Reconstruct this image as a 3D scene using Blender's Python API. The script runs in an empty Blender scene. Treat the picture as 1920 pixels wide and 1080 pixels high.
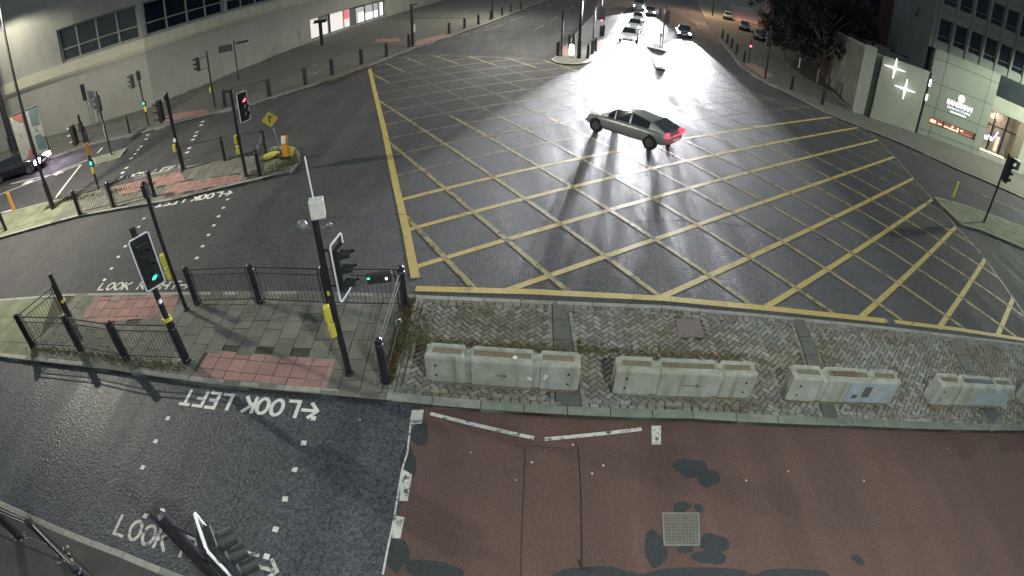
import bpy, bmesh, math, random
from mathutils import Matrix, Vector
from mathutils.geometry import tessellate_polygon
random.seed(7)
R = math.radians
S = bpy.context.scene
COL = S.collection

# ------------------------------------------------------------------ camera
# street camera on a pole 7.86 m up, wide lens with barrel distortion
CAM_H = 7.86
LA, LB, LC, PITCH, ROLL = 0.95513581, 0.04441991, -0.02131673, 0.62727204, 0.0214494
cd = bpy.data.cameras.new('Camera'); cam = bpy.data.objects.new('Camera', cd)
COL.objects.link(cam); S.camera = cam
cd.type = 'PANO'; cd.clip_end = 2000; cd.clip_start = 0.05
lens = cd if hasattr(cd, 'panorama_type') else cd.cycles
lens.panorama_type = 'FISHEYE_LENS_POLYNOMIAL'; lens.fisheye_fov = math.pi
lens.fisheye_polynomial_k0 = 0
for i, k in enumerate((-5.32402385e-02, 7.63535689e-05, -1.81952426e-05, 5.86261068e-07)):
    setattr(lens, 'fisheye_polynomial_k%d' % (i+1), k)
cd.sensor_width = 36; cd.sensor_height = 20.25
cr, sr, cp, sp_ = math.cos(ROLL), math.sin(ROLL), math.cos(PITCH), math.sin(PITCH)
cam.matrix_world = Matrix(((cr, -sr, 0, 0), (sr*sp_, cr*sp_, -cp, 0), (sr*cp, cr*cp, sp_, CAM_H), (0, 0, 0, 1)))

def G(px, py, z=0.0):
    """ground (or height z) point seen at a pixel of the 1920x1080 photograph"""
    x = (px-960)/960; y = (540-py)/960; r = math.hypot(x, y)+1e-9
    th = LA*r+LB*r**3+LC*r**5
    a, b, c = math.sin(th)*x/r, math.sin(th)*y/r, math.cos(th)
    X = a*cr-b*sr; y2 = a*sr+b*cr
    Y = c*cp+y2*sp_; Z = -c*sp_+y2*cp
    t = (CAM_H-z)/(-Z)
    return Vector((X*t, Y*t, z))

# ------------------------------------------------------------------ sky, exposure
w = bpy.data.worlds.new('World'); S.world = w; w.use_nodes = True
nt = w.node_tree; bg = nt.nodes['Background']
sky = nt.nodes.new('ShaderNodeTexSky'); sky.sky_type = 'NISHITA'; sky.sun_disc = False
sky.sun_elevation = R(-4); sky.sun_rotation = R(200)
glow = nt.nodes.new('ShaderNodeMixRGB'); glow.blend_type = 'ADD'; glow.inputs[0].default_value = 1
glow.inputs[2].default_value = (0.75, 0.9, 1.0, 1)           # city sky glow
nt.links.new(sky.outputs[0], glow.inputs[1]); nt.links.new(glow.outputs[0], bg.inputs[0])
bg.inputs[1].default_value = 0.26
S.view_settings.view_transform = 'Standard'; S.view_settings.look = 'None'
S.view_settings.exposure = 0.12; S.view_settings.gamma = 1
S.cycles.use_denoising = True
S.cycles.max_bounces = 5; S.cycles.diffuse_bounces = 3; S.cycles.glossy_bounces = 3
S.cycles.sample_clamp_indirect = 12

# ------------------------------------------------------------------ materials
MATS = {}
def mat(name, col, rough=0.6, col2=None, scale=8.0, detail=4, bump=0.0, bscale=None, metal=0.0, spec=0.5,
        emit=None, estr=0.0, big=None, island=0.0, alpha=1.0, lo=0.35, hi=0.65, coat=0):
    if name in MATS: return MATS[name]
    m = bpy.data.materials.new(name); m.use_nodes = True; MATS[name] = m
    t = m.node_tree; N = t.nodes; L = t.links; b = N['Principled BSDF']
    b.inputs['Roughness'].default_value = rough; b.inputs['Metallic'].default_value = metal
    b.inputs['Specular IOR Level'].default_value = spec
    b.inputs['Coat Weight'].default_value = coat
    geo = N.new('ShaderNodeNewGeometry')
    base = None
    c4 = (*col, 1)
    if col2 is None: col2 = tuple(c*0.8 for c in col)
    no = N.new('ShaderNodeTexNoise'); no.inputs['Scale'].default_value = scale; no.inputs['Detail'].default_value = detail
    L.new(geo.outputs['Position'], no.inputs['Vector'])
    rp = N.new('ShaderNodeMapRange'); rp.inputs[1].default_value = lo; rp.inputs[2].default_value = hi
    L.new(no.outputs[0], rp.inputs[0])
    mx = N.new('ShaderNodeMixRGB'); mx.inputs[1].default_value = c4; mx.inputs[2].default_value = (*col2, 1)
    L.new(rp.outputs[0], mx.inputs[0]); out = mx.outputs[0]
    if big:                                                       # large dirty patches
        n2 = N.new('ShaderNodeTexNoise'); n2.inputs['Scale'].default_value = big[0]; n2.inputs['Detail'].default_value = 5
        n2.inputs['Roughness'].default_value = 0.65
        L.new(geo.outputs['Position'], n2.inputs['Vector'])
        r2 = N.new('ShaderNodeMapRange'); r2.inputs[1].default_value = 0.38; r2.inputs[2].default_value = 0.68
        r2.inputs[4].default_value = big[2] if len(big) > 2 else 1
        L.new(n2.outputs[0], r2.inputs[0])
        m2 = N.new('ShaderNodeMixRGB'); m2.inputs[2].default_value = (*big[1], 1)
        L.new(r2.outputs[0], m2.inputs[0]); L.new(out, m2.inputs[1]); out = m2.outputs[0]
    if island:
        ri = N.new('ShaderNodeMapRange'); ri.inputs[3].default_value = 1-island; ri.inputs[4].default_value = 1+island
        L.new(geo.outputs['Random Per Island'], ri.inputs[0])
        hs = N.new('ShaderNodeHueSaturation'); L.new(out, hs.inputs['Color']); L.new(ri.outputs[0], hs.inputs['Value'])
        out = hs.outputs[0]
    L.new(out, b.inputs['Base Color'])
    if bump:
        nb = N.new('ShaderNodeTexNoise'); nb.inputs['Scale'].default_value = bscale or scale*2; nb.inputs['Detail'].default_value = 3
        L.new(geo.outputs['Position'], nb.inputs['Vector'])
        bp = N.new('ShaderNodeBump'); bp.inputs['Strength'].default_value = bump; bp.inputs['Distance'].default_value = 0.02
        L.new(nb.outputs[0], bp.inputs['Height']); L.new(bp.outputs[0], b.inputs['Normal'])
    if emit:
        b.inputs['Emission Color'].default_value = (*emit, 1); b.inputs['Emission Strength'].default_value = estr
    if alpha < 1: b.inputs['Alpha'].default_value = alpha
    return m

def asphalt(name, col, fleck, patch, rough, bump, vs=26, amp=.38, bs=30):
    m = mat(name, col, rough, fleck, 34, 3, bump, bs, big=(0.35, patch, 0.7), spec=0.24, lo=0.42, hi=0.72)
    t = m.node_tree; N = t.nodes; L = t.links; b = N['Principled BSDF']
    # bright aggregate chips
    geo = N.new('ShaderNodeNewGeometry'); v = N.new('ShaderNodeTexVoronoi'); v.inputs['Scale'].default_value = vs
    L.new(geo.outputs['Position'], v.inputs['Vector'])
    cr_ = N.new('ShaderNodeSeparateColor'); L.new(v.outputs['Color'], cr_.inputs[0])
    rr = N.new('ShaderNodeMapRange'); rr.inputs[1].default_value = 0.0; rr.inputs[2].default_value = 1
    rr.inputs[3].default_value = 1-amp; rr.inputs[4].default_value = 1+amp
    L.new(cr_.outputs[0], rr.inputs[0])
    hs = N.new('ShaderNodeHueSaturation'); src = b.inputs['Base Color'].links[0].from_socket
    L.new(src, hs.inputs['Color']); L.new(rr.outputs[0], hs.inputs['Value']); L.new(hs.outputs[0], b.inputs['Base Color'])
    # damp sheen that comes and goes, and long tyre-polished streaks
    mp = N.new('ShaderNodeMapping'); mp.inputs['Rotation'].default_value = (0, 0, R(-16)); mp.inputs['Scale'].default_value = (1.1, 0.10, 1)
    L.new(geo.outputs['Position'], mp.inputs['Vector'])
    ns = N.new('ShaderNodeTexNoise'); ns.inputs['Scale'].default_value = 1.0; ns.inputs['Detail'].default_value = 6; ns.inputs['Roughness'].default_value = 0.6
    L.new(mp.outputs[0], ns.inputs['Vector'])
    r1 = N.new('ShaderNodeMapRange'); r1.inputs[1].default_value = .35; r1.inputs[2].default_value = .68; r1.inputs[3].default_value = rough+.10; r1.inputs[4].default_value = rough-.14
    L.new(ns.outputs[0], r1.inputs[0]); L.new(r1.outputs[0], b.inputs['Roughness'])
    r3 = N.new('ShaderNodeMapRange'); r3.inputs[1].default_value = .3; r3.inputs[2].default_value = .7; r3.inputs[3].default_value = 1.16; r3.inputs[4].default_value = .80
    L.new(ns.outputs[0], r3.inputs[0]); h2 = N.new('ShaderNodeHueSaturation'); L.new(hs.outputs[0], h2.inputs['Color']); L.new(r3.outputs[0], h2.inputs['Value']); L.new(h2.outputs[0], b.inputs['Base Color'])
    return m
M_ROAD = asphalt('asphalt', (0.056, 0.056, 0.060), (0.10, 0.10, 0.102), (0.045, 0.046, 0.050), 0.74, 0.8)
M_NEAR = asphalt('near_asphalt', (0.055, 0.061, 0.071), (0.110, 0.117, 0.125), (0.045, 0.050, 0.061), 0.50, 1.0, 24, .45, 15)
M_RED = asphalt('red_surfacing', (0.108, 0.064, 0.056), (0.135, 0.084, 0.075), (0.090, 0.060, 0.053), 0.85, 0.25, 70, .22)
M_PATCH = mat('tar_patch', (0.022, 0.027, 0.031), 0.9, (0.040, 0.046, 0.05), 40, 3, 0.3, 50)
M_CRACK = mat('crack_sealant', (0.02, 0.012, 0.012), 0.7)

def worn(name, paint, under, amount, scale=3.2, rough=0.6):
    """painted line with worn-through areas"""
    m = mat(name, paint, rough, tuple(c*0.8 for c in paint), 12, 4, 0.25, 60)
    t = m.node_tree; N = t.nodes; L = t.links; b = N['Principled BSDF']
    src = b.inputs['Base Color'].links[0].from_socket
    geo = N.new('ShaderNodeNewGeometry'); n1 = N.new('ShaderNodeTexNoise')
    n1.inputs['Scale'].default_value = scale; n1.inputs['Detail'].default_value = 9; n1.inputs['Roughness'].default_value = 0.75
    L.new(geo.outputs['Position'], n1.inputs['Vector'])
    r = N.new('ShaderNodeMapRange'); r.inputs[1].default_value = 0.5-amount*0.5+0.18; r.inputs[2].default_value = 0.5-amount*0.5+0.26
    L.new(n1.outputs[0], r.inputs[0])
    mx = N.new('ShaderNodeMixRGB'); mx.inputs[2].default_value = (*under, 1)
    L.new(r.outputs[0], mx.inputs[0]); L.new(src, mx.inputs[1]); L.new(mx.outputs[0], b.inputs['Base Color'])
    return m
UND = (0.062, 0.062, 0.062)
M_YEL = worn('yellow_paint', (0.52, 0.40, 0.115), UND, 0.22)
M_YELB = worn('worn_yellow_paint', (0.36, 0.29, 0.10), UND, 0.38)
M_YELF = worn('faded_yellow_paint', (0.22, 0.185, 0.08), UND, 0.42)
M_WHT = worn('white_paint', (0.74, 0.74, 0.69), UND, 0.18)
M_WHTW = worn('worn_white_paint', (0.58, 0.58, 0.54), UND, 0.32, 6)
M_WHTF = worn('faded_white_paint', (0.22, 0.22, 0.22), UND, 0.36, 7)

M_SETT = mat('granite_sett', (0.27, 0.27, 0.25), 0.8, (0.17, 0.175, 0.165), 9, 5, 0.35, 60, big=(0.7, (0.14, 0.118, 0.075), 0.95), island=0.34)
M_JOINT = mat('sett_joint', (0.058, 0.058, 0.048), 0.95, (0.045, 0.052, 0.03), 6)
M_SLAB = mat('flagstone', (0.165, 0.16, 0.14), 0.85, (0.125, 0.125, 0.11), 5, 6, 0.2, 50, big=(0.8, (0.11, 0.115, 0.085), 0.8), island=0.18)
M_SLABJ = mat('slab_joint', (0.06, 0.06, 0.045), 0.95)
M_TACT = mat('red_tactile_paving', (0.34, 0.185, 0.165), 0.85, (0.28, 0.16, 0.145), 6, 5, 0.2, 50, big=(1.2, (0.22, 0.15, 0.135), 0.7), island=0.12)
M_KERB = mat('kerb_granite', (0.30, 0.30, 0.27), 0.8, (0.22, 0.225, 0.20), 5, 6, 0.2, 50, island=0.13)
M_KERBG = mat('green_stained_kerb', (0.19, 0.21, 0.175), 0.85, (0.14, 0.16, 0.13), 4, 6, 0.2, 50, island=0.12)
M_PAVE = mat('pavement_flags', (0.135, 0.13, 0.11), 0.85, (0.10, 0.10, 0.085), 2.2, 6, 0.15, 40, big=(0.25, (0.09, 0.095, 0.08), 0.6))
M_DPAVE = mat('dark_pavement_slabs', (0.07, 0.07, 0.065), 0.85, (0.05, 0.052, 0.05), 2.2, 6, 0.15, 40)
M_MOSS = mat('mossy_concrete', (0.20, 0.21, 0.145), 0.9, (0.14, 0.16, 0.10), 1.8, 6, 0.2, 40, big=(0.9, (0.11, 0.12, 0.075), 0.6))
M_STRIP = mat('channel_cover', (0.11, 0.115, 0.105), 0.7, (0.085, 0.09, 0.085), 4, 4, 0.1, 30)
M_MAN = mat('manhole_steel', (0.17, 0.165, 0.14), 0.5, (0.12, 0.12, 0.10), 20, 3, 0.4, 30, metal=0.3)
M_MANR = mat('manhole_rusty', (0.13, 0.10, 0.085), 0.7, (0.08, 0.065, 0.06), 16, 3, 0.6, 24)
M_CONC = mat('barrier_concrete', (0.40, 0.41, 0.37), 0.9, (0.31, 0.325, 0.30), 4, 7, 0.25, 30, big=(1.3, (0.27, 0.275, 0.21), 0.9))
M_CONCB = mat('blue_washed_concrete', (0.33, 0.38, 0.42), 0.9, (0.27, 0.31, 0.34), 4, 7, 0.25, 30)
M_RUST = mat('rusty_dirt', (0.16, 0.10, 0.065), 0.95)
M_BLACK = mat('black_paint', (0.014, 0.015, 0.019), 0.38, (0.022, 0.023, 0.028), 6, spec=0.6)
M_DARK = mat('dark_plastic', (0.02, 0.021, 0.024), 0.5, (0.028, 0.03, 0.033), 6)
M_RAIL = mat('rail_paint', (0.020, 0.023, 0.026), 0.42, (0.045, 0.05, 0.05), 5, spec=0.6, big=(2, (0.05, 0.05, 0.045), 0.5))
M_GREYP = mat('grey_metal', (0.22, 0.23, 0.23), 0.5, metal=0.4)
M_WBORD = mat('white_reflective', (0.86, 0.86, 0.90), 0.4, (0.8, 0.8, 0.84))
M_WBOX = mat('cream_plastic', (0.68, 0.67, 0.60), 0.45, (0.6, 0.6, 0.54), 8)
M_YBOX = mat('yellow_plastic', (0.72, 0.60, 0.08), 0.45, (0.62, 0.52, 0.07), 6)
M_ORNG = mat('orange_plastic', (0.80, 0.36, 0.05), 0.5)
M_BAG = mat('yellow_sandbag', (0.55, 0.50, 0.09), 0.8, (0.42, 0.40, 0.08), 7, 4, 0.4, 20)
M_OFFL = mat('unlit_lens', (0.025, 0.03, 0.03), 0.25, spec=0.8)
M_GRN = mat('green_lamp', (0.02, 0.3, 0.2), 0.3, emit=(0.05, 1.0, 0.72), estr=1.7)
M_REDL = mat('red_lamp', (0.3, 0.02, 0.02), 0.3, emit=(1.0, 0.10, 0.16), estr=6)
M_WLED = mat('white_glow', (0.7, 0.7, 0.7), 0.3, emit=(0.95, 0.95, 1.0), estr=4)
M_BOLL = mat('lit_bollard', (0.7, 0.7, 0.7), 0.3, emit=(0.95, 1.0, 0.85), estr=2.5)
M_LAMPL = mat('lamp_lens', (0.8, 0.8, 0.8), 0.3, emit=(1.0, 0.97, 0.85), estr=20)
M_GLASS = mat('dark_glass', (0.018, 0.028, 0.030), 0.08, (0.03, 0.04, 0.04), 0.5, spec=0.7)
M_GLASSB = mat('night_window', (0.008, 0.011, 0.022), 0.12, (0.014, 0.02, 0.032), 0.4, spec=0.15)
M_WALL = mat('rendered_wall', (0.31, 0.31, 0.275), 0.85, (0.29, 0.295, 0.265), 0.6, 7, 0.08, 12, big=(0.22, (0.23, 0.24, 0.22), 0.65))
M_CORN = mat('lamplit_cornice', (0.44, 0.435, 0.34), 0.8, (0.47, 0.465, 0.375), 0.8, 5)  # paler than the wall: street-lamp light put into the cornice colour
M_WFRAME = mat('window_frame_grey', (0.27, 0.29, 0.25), 0.6)
M_PANEL = mat('cladding_panel', (0.30, 0.33, 0.27), 0.7, (0.265, 0.295, 0.245), 0.7, 5, big=(0.3, (0.25, 0.27, 0.23), 0.5))
M_PANEL2 = mat('pale_plaster', (0.38, 0.40, 0.33), 0.8, (0.34, 0.35, 0.29), 0.5, 6, 0.1, 10)
M_OLDC = mat('stained_concrete', (0.20, 0.20, 0.155), 0.9, (0.13, 0.13, 0.105), 1.2, 7, 0.25, 12, big=(0.4, (0.10, 0.10, 0.08), 0.8))
M_TOWER = mat('office_concrete', (0.13, 0.15, 0.14), 0.85, (0.11, 0.125, 0.12), 0.6, 5, big=(0.2, (0.09, 0.105, 0.10), 0.6))
M_OFFW = mat('office_cladding', (0.17, 0.19, 0.165), 0.75, (0.145, 0.165, 0.145), 0.6, 5)
M_BRICK = mat('dark_brick', (0.055, 0.022, 0.022), 0.9, (0.035, 0.015, 0.018), 3, 5)
M_LEAF = mat('leaves', (0.026, 0.034, 0.028), 0.85, (0.016, 0.023, 0.022), 1.5, 3, island=0.5)
M_LEAF_LIT = mat('lit_leaves', (0.085, 0.09, 0.035), 0.65, (0.05, 0.065, 0.035), 1.5, 3, island=0.5)  # paler copy of the leaves, lamplight on the low crown put into colour
M_WEED = mat('weeds', (0.11, 0.125, 0.045), 0.8, (0.13, 0.085, 0.05), 5, 3, island=0.5)
M_BARK = mat('pale_bark', (0.20, 0.18, 0.13), 0.9, (0.10, 0.09, 0.07), 6, 5, 0.4, 20)
M_STONE = mat('loose_stones', (0.33, 0.32, 0.27), 0.9, (0.22, 0.21, 0.17), 20, 3, island=0.4)
M_TYRE = mat('tyre_rubber', (0.015, 0.015, 0.016), 0.8)
M_RIM = mat('alloy_rim', (0.14, 0.14, 0.15), 0.4, metal=0.6)
M_SILV = mat('silver_paint', (0.27, 0.29, 0.275), 0.32, (0.25, 0.27, 0.255), 3, metal=0.35, coat=0.6)
M_BLKC = mat('black_car_paint', (0.012, 0.012, 0.020), 0.2, coat=0.8)
M_GRYC = mat('grey_car_paint', (0.16, 0.165, 0.18), 0.25, coat=0.7, metal=0.3)
M_BLUC = mat('navy_car_paint', (0.02, 0.022, 0.05), 0.22, coat=0.8)
M_CGLS = mat('car_glass', (0.008, 0.010, 0.012), 0.05, spec=0.8)
M_HEAD = mat('headlamp', (0.9, 0.9, 0.9), 0.2, emit=(0.92, 0.93, 1.0), estr=60)
M_HEADV = mat('violet_headlamp', (0.9, 0.9, 0.9), 0.2, emit=(0.90, 0.66, 1.0), estr=40)
M_HOFF = mat('headlamp_off', (0.5, 0.5, 0.52), 0.15)
M_TAIL = mat('tail_lamp', (0.4, 0.02, 0.03), 0.3, emit=(1.0, 0.08, 0.15), estr=1.5)
M_TOFF = mat('tail_lamp_off', (0.15, 0.01, 0.01), 0.3)
M_PLATE = mat('number_plate', (0.75, 0.75, 0.72), 0.4)

def streaks(m, col, fac=.6, sc=7):
    """rain streaks running down vertical faces"""
    t = m.node_tree; N = t.nodes; L = t.links; b = N['Principled BSDF']; src = b.inputs['Base Color'].links[0].from_socket
    g = N.new('ShaderNodeNewGeometry'); mp = N.new('ShaderNodeMapping'); mp.inputs['Scale'].default_value = (sc, sc, .55)
    L.new(g.outputs['Position'], mp.inputs['Vector']); n = N.new('ShaderNodeTexNoise'); n.inputs['Scale'].default_value = 1; n.inputs['Detail'].default_value = 5
    L.new(mp.outputs[0], n.inputs['Vector']); r = N.new('ShaderNodeMapRange'); r.inputs[1].default_value = .50; r.inputs[2].default_value = .72; r.inputs[4].default_value = fac
    L.new(n.outputs[0], r.inputs[0]); x = N.new('ShaderNodeMixRGB'); x.inputs[2].default_value = (*col, 1); L.new(r.outputs[0], x.inputs[0]); L.new(src, x.inputs[1]); L.new(x.outputs[0], b.inputs['Base Color'])
streaks(M_CONC, (.17, .17, .13), .8, 6); streaks(M_CONCB, (.2, .22, .22), .6, 6)
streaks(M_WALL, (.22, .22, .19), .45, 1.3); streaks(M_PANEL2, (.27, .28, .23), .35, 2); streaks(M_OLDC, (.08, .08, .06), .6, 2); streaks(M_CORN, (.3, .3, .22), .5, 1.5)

# ------------------------------------------------------------------ mesh helpers
class MB:
    def __init__(s, M=None): s.v = []; s.f = []; s.M = M or Matrix.Identity(4)
    def add(s, vs, fs):
        o = len(s.v); s.v += [s.M @ Vector(v) for v in vs]; s.f += [[i+o for i in f] for f in fs]; return s
    def box(s, c, d, rz=0, rx=0, ry=0, taper=1.0):
        m = Matrix.Translation(c) @ Matrix.Rotation(rz, 4, 'Z') @ Matrix.Rotation(ry, 4, 'Y') @ Matrix.Rotation(rx, 4, 'X')
        vs = []
        for z in (-.5, .5):
            k = 1 if z < 0 else taper
            for x, y in ((-.5, -.5), (.5, -.5), (.5, .5), (-.5, .5)): vs.append(m @ Vector((x*d[0]*k, y*d[1]*k, z*d[2])))
        return s.add(vs, [(3, 2, 1, 0), (4, 5, 6, 7), (0, 1, 5, 4), (1, 2, 6, 5), (2, 3, 7, 6), (3, 0, 4, 7)])
    def cyl(s, p0, p1, r0, r1=None, n=12, cap=True):
        r1 = r0 if r1 is None else r1
        p0 = Vector(p0); p1 = Vector(p1); q = (p1-p0).to_track_quat('Z', 'Y')
        vs = []
        for p, r in ((p0, r0), (p1, r1)):
            for i in range(n):
                a = 2*math.pi*i/n; vs.append(p+q @ Vector((math.cos(a)*r, math.sin(a)*r, 0)))
        fs = [(i, (i+1) % n, n+(i+1) % n, n+i) for i in range(n)]
        if cap: fs += [tuple(range(n-1, -1, -1)), tuple(range(n, 2*n))]
        return s.add(vs, fs)
    def lathe(s, c, prof, n=14):
        """prof: list of (r, z); around the vertical through c"""
        vs = []; fs = []
        for r, z in prof:
            for i in range(n):
                a = 2*math.pi*i/n; vs.append((c[0]+math.cos(a)*r, c[1]+math.sin(a)*r, c[2]+z))
        for k in range(len(prof)-1):
            for i in range(n):
                j = (i+1) % n; fs.append((k*n+i, k*n+j, (k+1)*n+j, (k+1)*n+i))
        fs += [tuple(range(n-1, -1, -1)), tuple(range((len(prof)-1)*n, len(prof)*n))]
        return s.add(vs, fs)
    def prism(s, poly, z0, z1):
        n = len(poly); vs = [(p[0], p[1], z0) for p in poly]+[(p[0], p[1], z1) for p in poly]
        tri = tessellate_polygon([[Vector((p[0], p[1], 0)) for p in poly]])
        fs = []
        for a, b, c in tri:
            pa, pb, pc = poly[a], poly[b], poly[c]
            if (pb[0]-pa[0])*(pc[1]-pa[1])-(pb[1]-pa[1])*(pc[0]-pa[0]) < 0: a, c = c, a
            fs += [(a+n, b+n, c+n), (c, b, a)]
        area = sum(poly[i][0]*poly[(i+1) % n][1]-poly[(i+1) % n][0]*poly[i][1] for i in range(n))
        for i in range(n):
            j = (i+1) % n; fs.append((i, j, n+j, n+i) if area > 0 else (j, i, n+i, n+j))
        return s.add(vs, fs)
    def sheet(s, poly, z):
        tri = tessellate_polygon([[Vector((p[0], p[1], 0)) for p in poly]])
        fs = []
        for a, b, c in tri:
            pa, pb, pc = poly[a], poly[b], poly[c]
            if (pb[0]-pa[0])*(pc[1]-pa[1])-(pb[1]-pa[1])*(pc[0]-pa[0]) < 0: a, c = c, a
            fs.append((a, b, c))
        return s.add([(p[0], p[1], z) for p in poly], fs)
    def line(s, a, b, w, z):
        a = Vector((a[0], a[1])); b = Vector((b[0], b[1])); d = (b-a).normalized(); n = Vector((-d.y, d.x))*w/2
        return s.add([(*(a-n), z), (*(b-n), z), (*(b+n), z), (*(a+n), z)], [(0, 1, 2, 3)])
    def quad(s, a, b, c, d): return s.add([a, b, c, d], [(0, 1, 2, 3)])
    def build(s, name, m, parent=None, smooth=False, bevel=0, kind=None, label=None, sub=0, loc=None):
        me = bpy.data.meshes.new(name); me.from_pydata([tuple(v) for v in s.v], [], s.f)
        ms = m if isinstance(m, (list, tuple)) else [m]
        for q in ms: me.materials.append(q)
        me.update()
        if smooth:
            for p in me.polygons: p.use_smooth = True
        o = bpy.data.objects.new(name, me); COL.objects.link(o)
        if parent: o.parent = parent
        if bevel:
            b = o.modifiers.new('bevel', 'BEVEL'); b.width = bevel; b.segments = 2; b.limit_method = 'ANGLE'
        if sub:
            b = o.modifiers.new('sub', 'SUBSURF'); b.levels = sub; b.render_levels = sub
        if kind: o['kind'] = kind
        if label: o['label'] = label
        if loc: o.location = loc
        return o

def tag(o, label, cat, group=None, kind=None):
    o['label'] = label; o['category'] = cat
    if group: o['group'] = group
    if kind: o['kind'] = kind
    return o
def thing(name, label, cat, loc=(0, 0, 0), rz=0, group=None):
    o = bpy.data.objects.new(name, None); COL.objects.link(o); o.empty_display_size = 0.2
    o.location = loc; o.rotation_euler = (0, 0, rz)
    return tag(o, label, cat, group)
def dup(root, loc, rz=0, label=None, group=None):
    def cp(o, par):
        c = o.copy(); COL.objects.link(c)
        if par: c.parent = par
        for ch in [x for x in SRC if x.parent == o]: cp(ch, c)
        return c
    SRC = list(bpy.data.objects)
    r = cp(root, None); r.location = loc; r.rotation_euler = (0, 0, rz)
    if label: r['label'] = label
    if group: r['group'] = group
    return r
def GP(*pts, z=0.0): return [tuple(G(x, y, z))[:2] for x, y in pts]
def az(a, b): return math.atan2(b[1]-a[1], b[0]-a[0])

# ------------------------------------------------------------------ ground and road
KZ = 0.125
MB().sheet([(-400, -60), (400, -60), (400, 500), (-400, 500)], 0).build('road', M_ROAD, kind='structure')
# approach road in the foreground, a slightly bluer surface
edge = [G(785, 770), G(763, 880), G(745, 980), G(720, 1075)]
MB().sheet([(-60, 7.6), (-2.4, 7.6), edge[0][:2], edge[1][:2], edge[2][:2], edge[3][:2], (-2.1, -3), (-60, -3)], 0.004).build('near_road', M_NEAR, kind='structure')
MB().sheet([edge[0][:2], (-1.2, 7.4), (14, 5.6), (40, 1), (40, -6), (-2.1, -6), (-2.1, -3), edge[3][:2], edge[2][:2], edge[1][:2]], 0.004).build('red_road', M_RED, kind='structure')

def kerbline(b, pts, w=0.16, side=1, stone=0.92, z=KZ, closed=False):
    """row of kerb stones along pts; side = +1 puts the width to the left of travel"""
    P = [Vector((p[0], p[1])) for p in pts]
    if closed: P.append(P[0])
    n = len(P); nr = []
    for i in range(n):
        if closed and i in (0, n-1): a, c = P[n-2], P[1]
        else: a, c = P[max(i-1, 0)], P[min(i+1, n-1)]
        d1 = (P[i]-a).normalized() if (P[i]-a).length > 1e-6 else (c-P[i]).normalized()
        d2 = (c-P[i]).normalized() if (c-P[i]).length > 1e-6 else d1
        d = (d1+d2).normalized(); k = 1/max(0.5, d.dot(d1)); nr.append(Vector((-d.y, d.x))*side*w*k)
    for i in range(n-1):
        L = (P[i+1]-P[i]).length; m = max(1, round(L/stone))
        for j in range(m):
            g = 0.008/L
            t0, t1 = j/m+g, (j+1)/m-g
            q = [P[i].lerp(P[i+1], t0), P[i].lerp(P[i+1], t1)]
            r = [q[0]+nr[i].lerp(nr[i+1], t0), q[1]+nr[i].lerp(nr[i+1], t1)]
            c = 0.018
            ins0 = (r[0]-q[0]).normalized()*c; ins1 = (r[1]-q[1]).normalized()*c
            dz = random.uniform(-0.004, 0.004)
            vs = [(*q[0], -0.03), (*q[1], -0.03), (*r[1], -0.03), (*r[0], -0.03),
                  (*q[0], z-c), (*q[1], z-c), (*(q[1]+ins1), z+dz), (*(q[0]+ins0), z+dz), (*r[1], z+dz), (*r[0], z+dz)]
            fs = [(0, 1, 5, 4), (4, 5, 6, 7), (7, 6, 8, 9), (2, 3, 9, 8), (1, 2, 8, 6, 5), (3, 0, 4, 7, 9)]
            if side < 0: fs = [f[::-1] for f in fs]
            b.add(vs, fs)

def inside(p, poly):
    x, y = p; c = False; j = len(poly)-1
    for i in range(len(poly)):
        xi, yi = poly[i][:2]; xj, yj = poly[j][:2]
        if (yi > y) != (yj > y) and x < (xj-xi)*(y-yi)/(yj-yi)+xi: c = not c
        j = i
    return c
def dseg(p, a, b):
    p, a, b = Vector(p[:2]), Vector(a[:2]), Vector(b[:2]); d = b-a
    t = max(0, min(1, (p-a).dot(d)/d.length_squared)); return (p-(a+d*t)).length
def sett(b, c, u, v, l, w_, z, h=0.022, j=0.009, cut=0.016):
    """one stone with chamfered top"""
    l2, w2 = l/2-j, w_/2-j; q = [(-l2, -w2), (l2, -w2), (l2, w2), (-l2, w2)]
    t = [(x-math.copysign(cut, x), y-math.copysign(cut, y)) for x, y in q]
    dz = random.uniform(-0.006, 0.004); vs = []
    for (x, y), zz in [(p, z) for p in q]+[(p, z+h+dz) for p in t]:
        p = c+u*x+v*y; vs.append((p.x, p.y, zz))
    b.add(vs, [(4, 5, 6, 7), (0, 1, 5, 4), (1, 2, 6, 5), (2, 3, 7, 6), (3, 0, 4, 7)])

# ---- cobbled central reservation with the concrete blocks
MT = GP((778, 552), (1240, 571), (1440, 589), (1660, 611), (1920, 643), z=KZ)+[(24.5, 6.9), (34, 4.6)]
MBt = GP((722, 748), (900, 765), (1300, 783), (1600, 797), (1920, 806), z=KZ)+[(22, 3.3), (34, 1.0)]
med = [MT[0], *MT[1:], *reversed(MBt)]
MB().prism(med, -0.05, KZ-0.03).build('median_pavement', M_JOINT, kind='structure')
kb = MB()
kerbline(kb, MT, 0.15, -1); kerbline(kb, MBt[:2], 0.20, 1); kg = MB(); kerbline(kg, MBt[1:], 0.20, 1); kg.build('kerb', M_KERBG, kind='structure'); kerbline(kb, [MT[0], MBt[0]], 0.13, 1, 0.6)
kb.build('kerb', M_KERB, kind='structure')
strips = []
for pts in (((1036, 566), (1061, 566), (1090, 768), (1043, 768)), ((1487, 597), (1507, 598), (1574, 792), (1548, 791)),
            ((1778, 636), (1796, 637), (1885, 802), (1862, 802))):
    strips.append(GP(*pts, z=KZ))
sb = MB()
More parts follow.
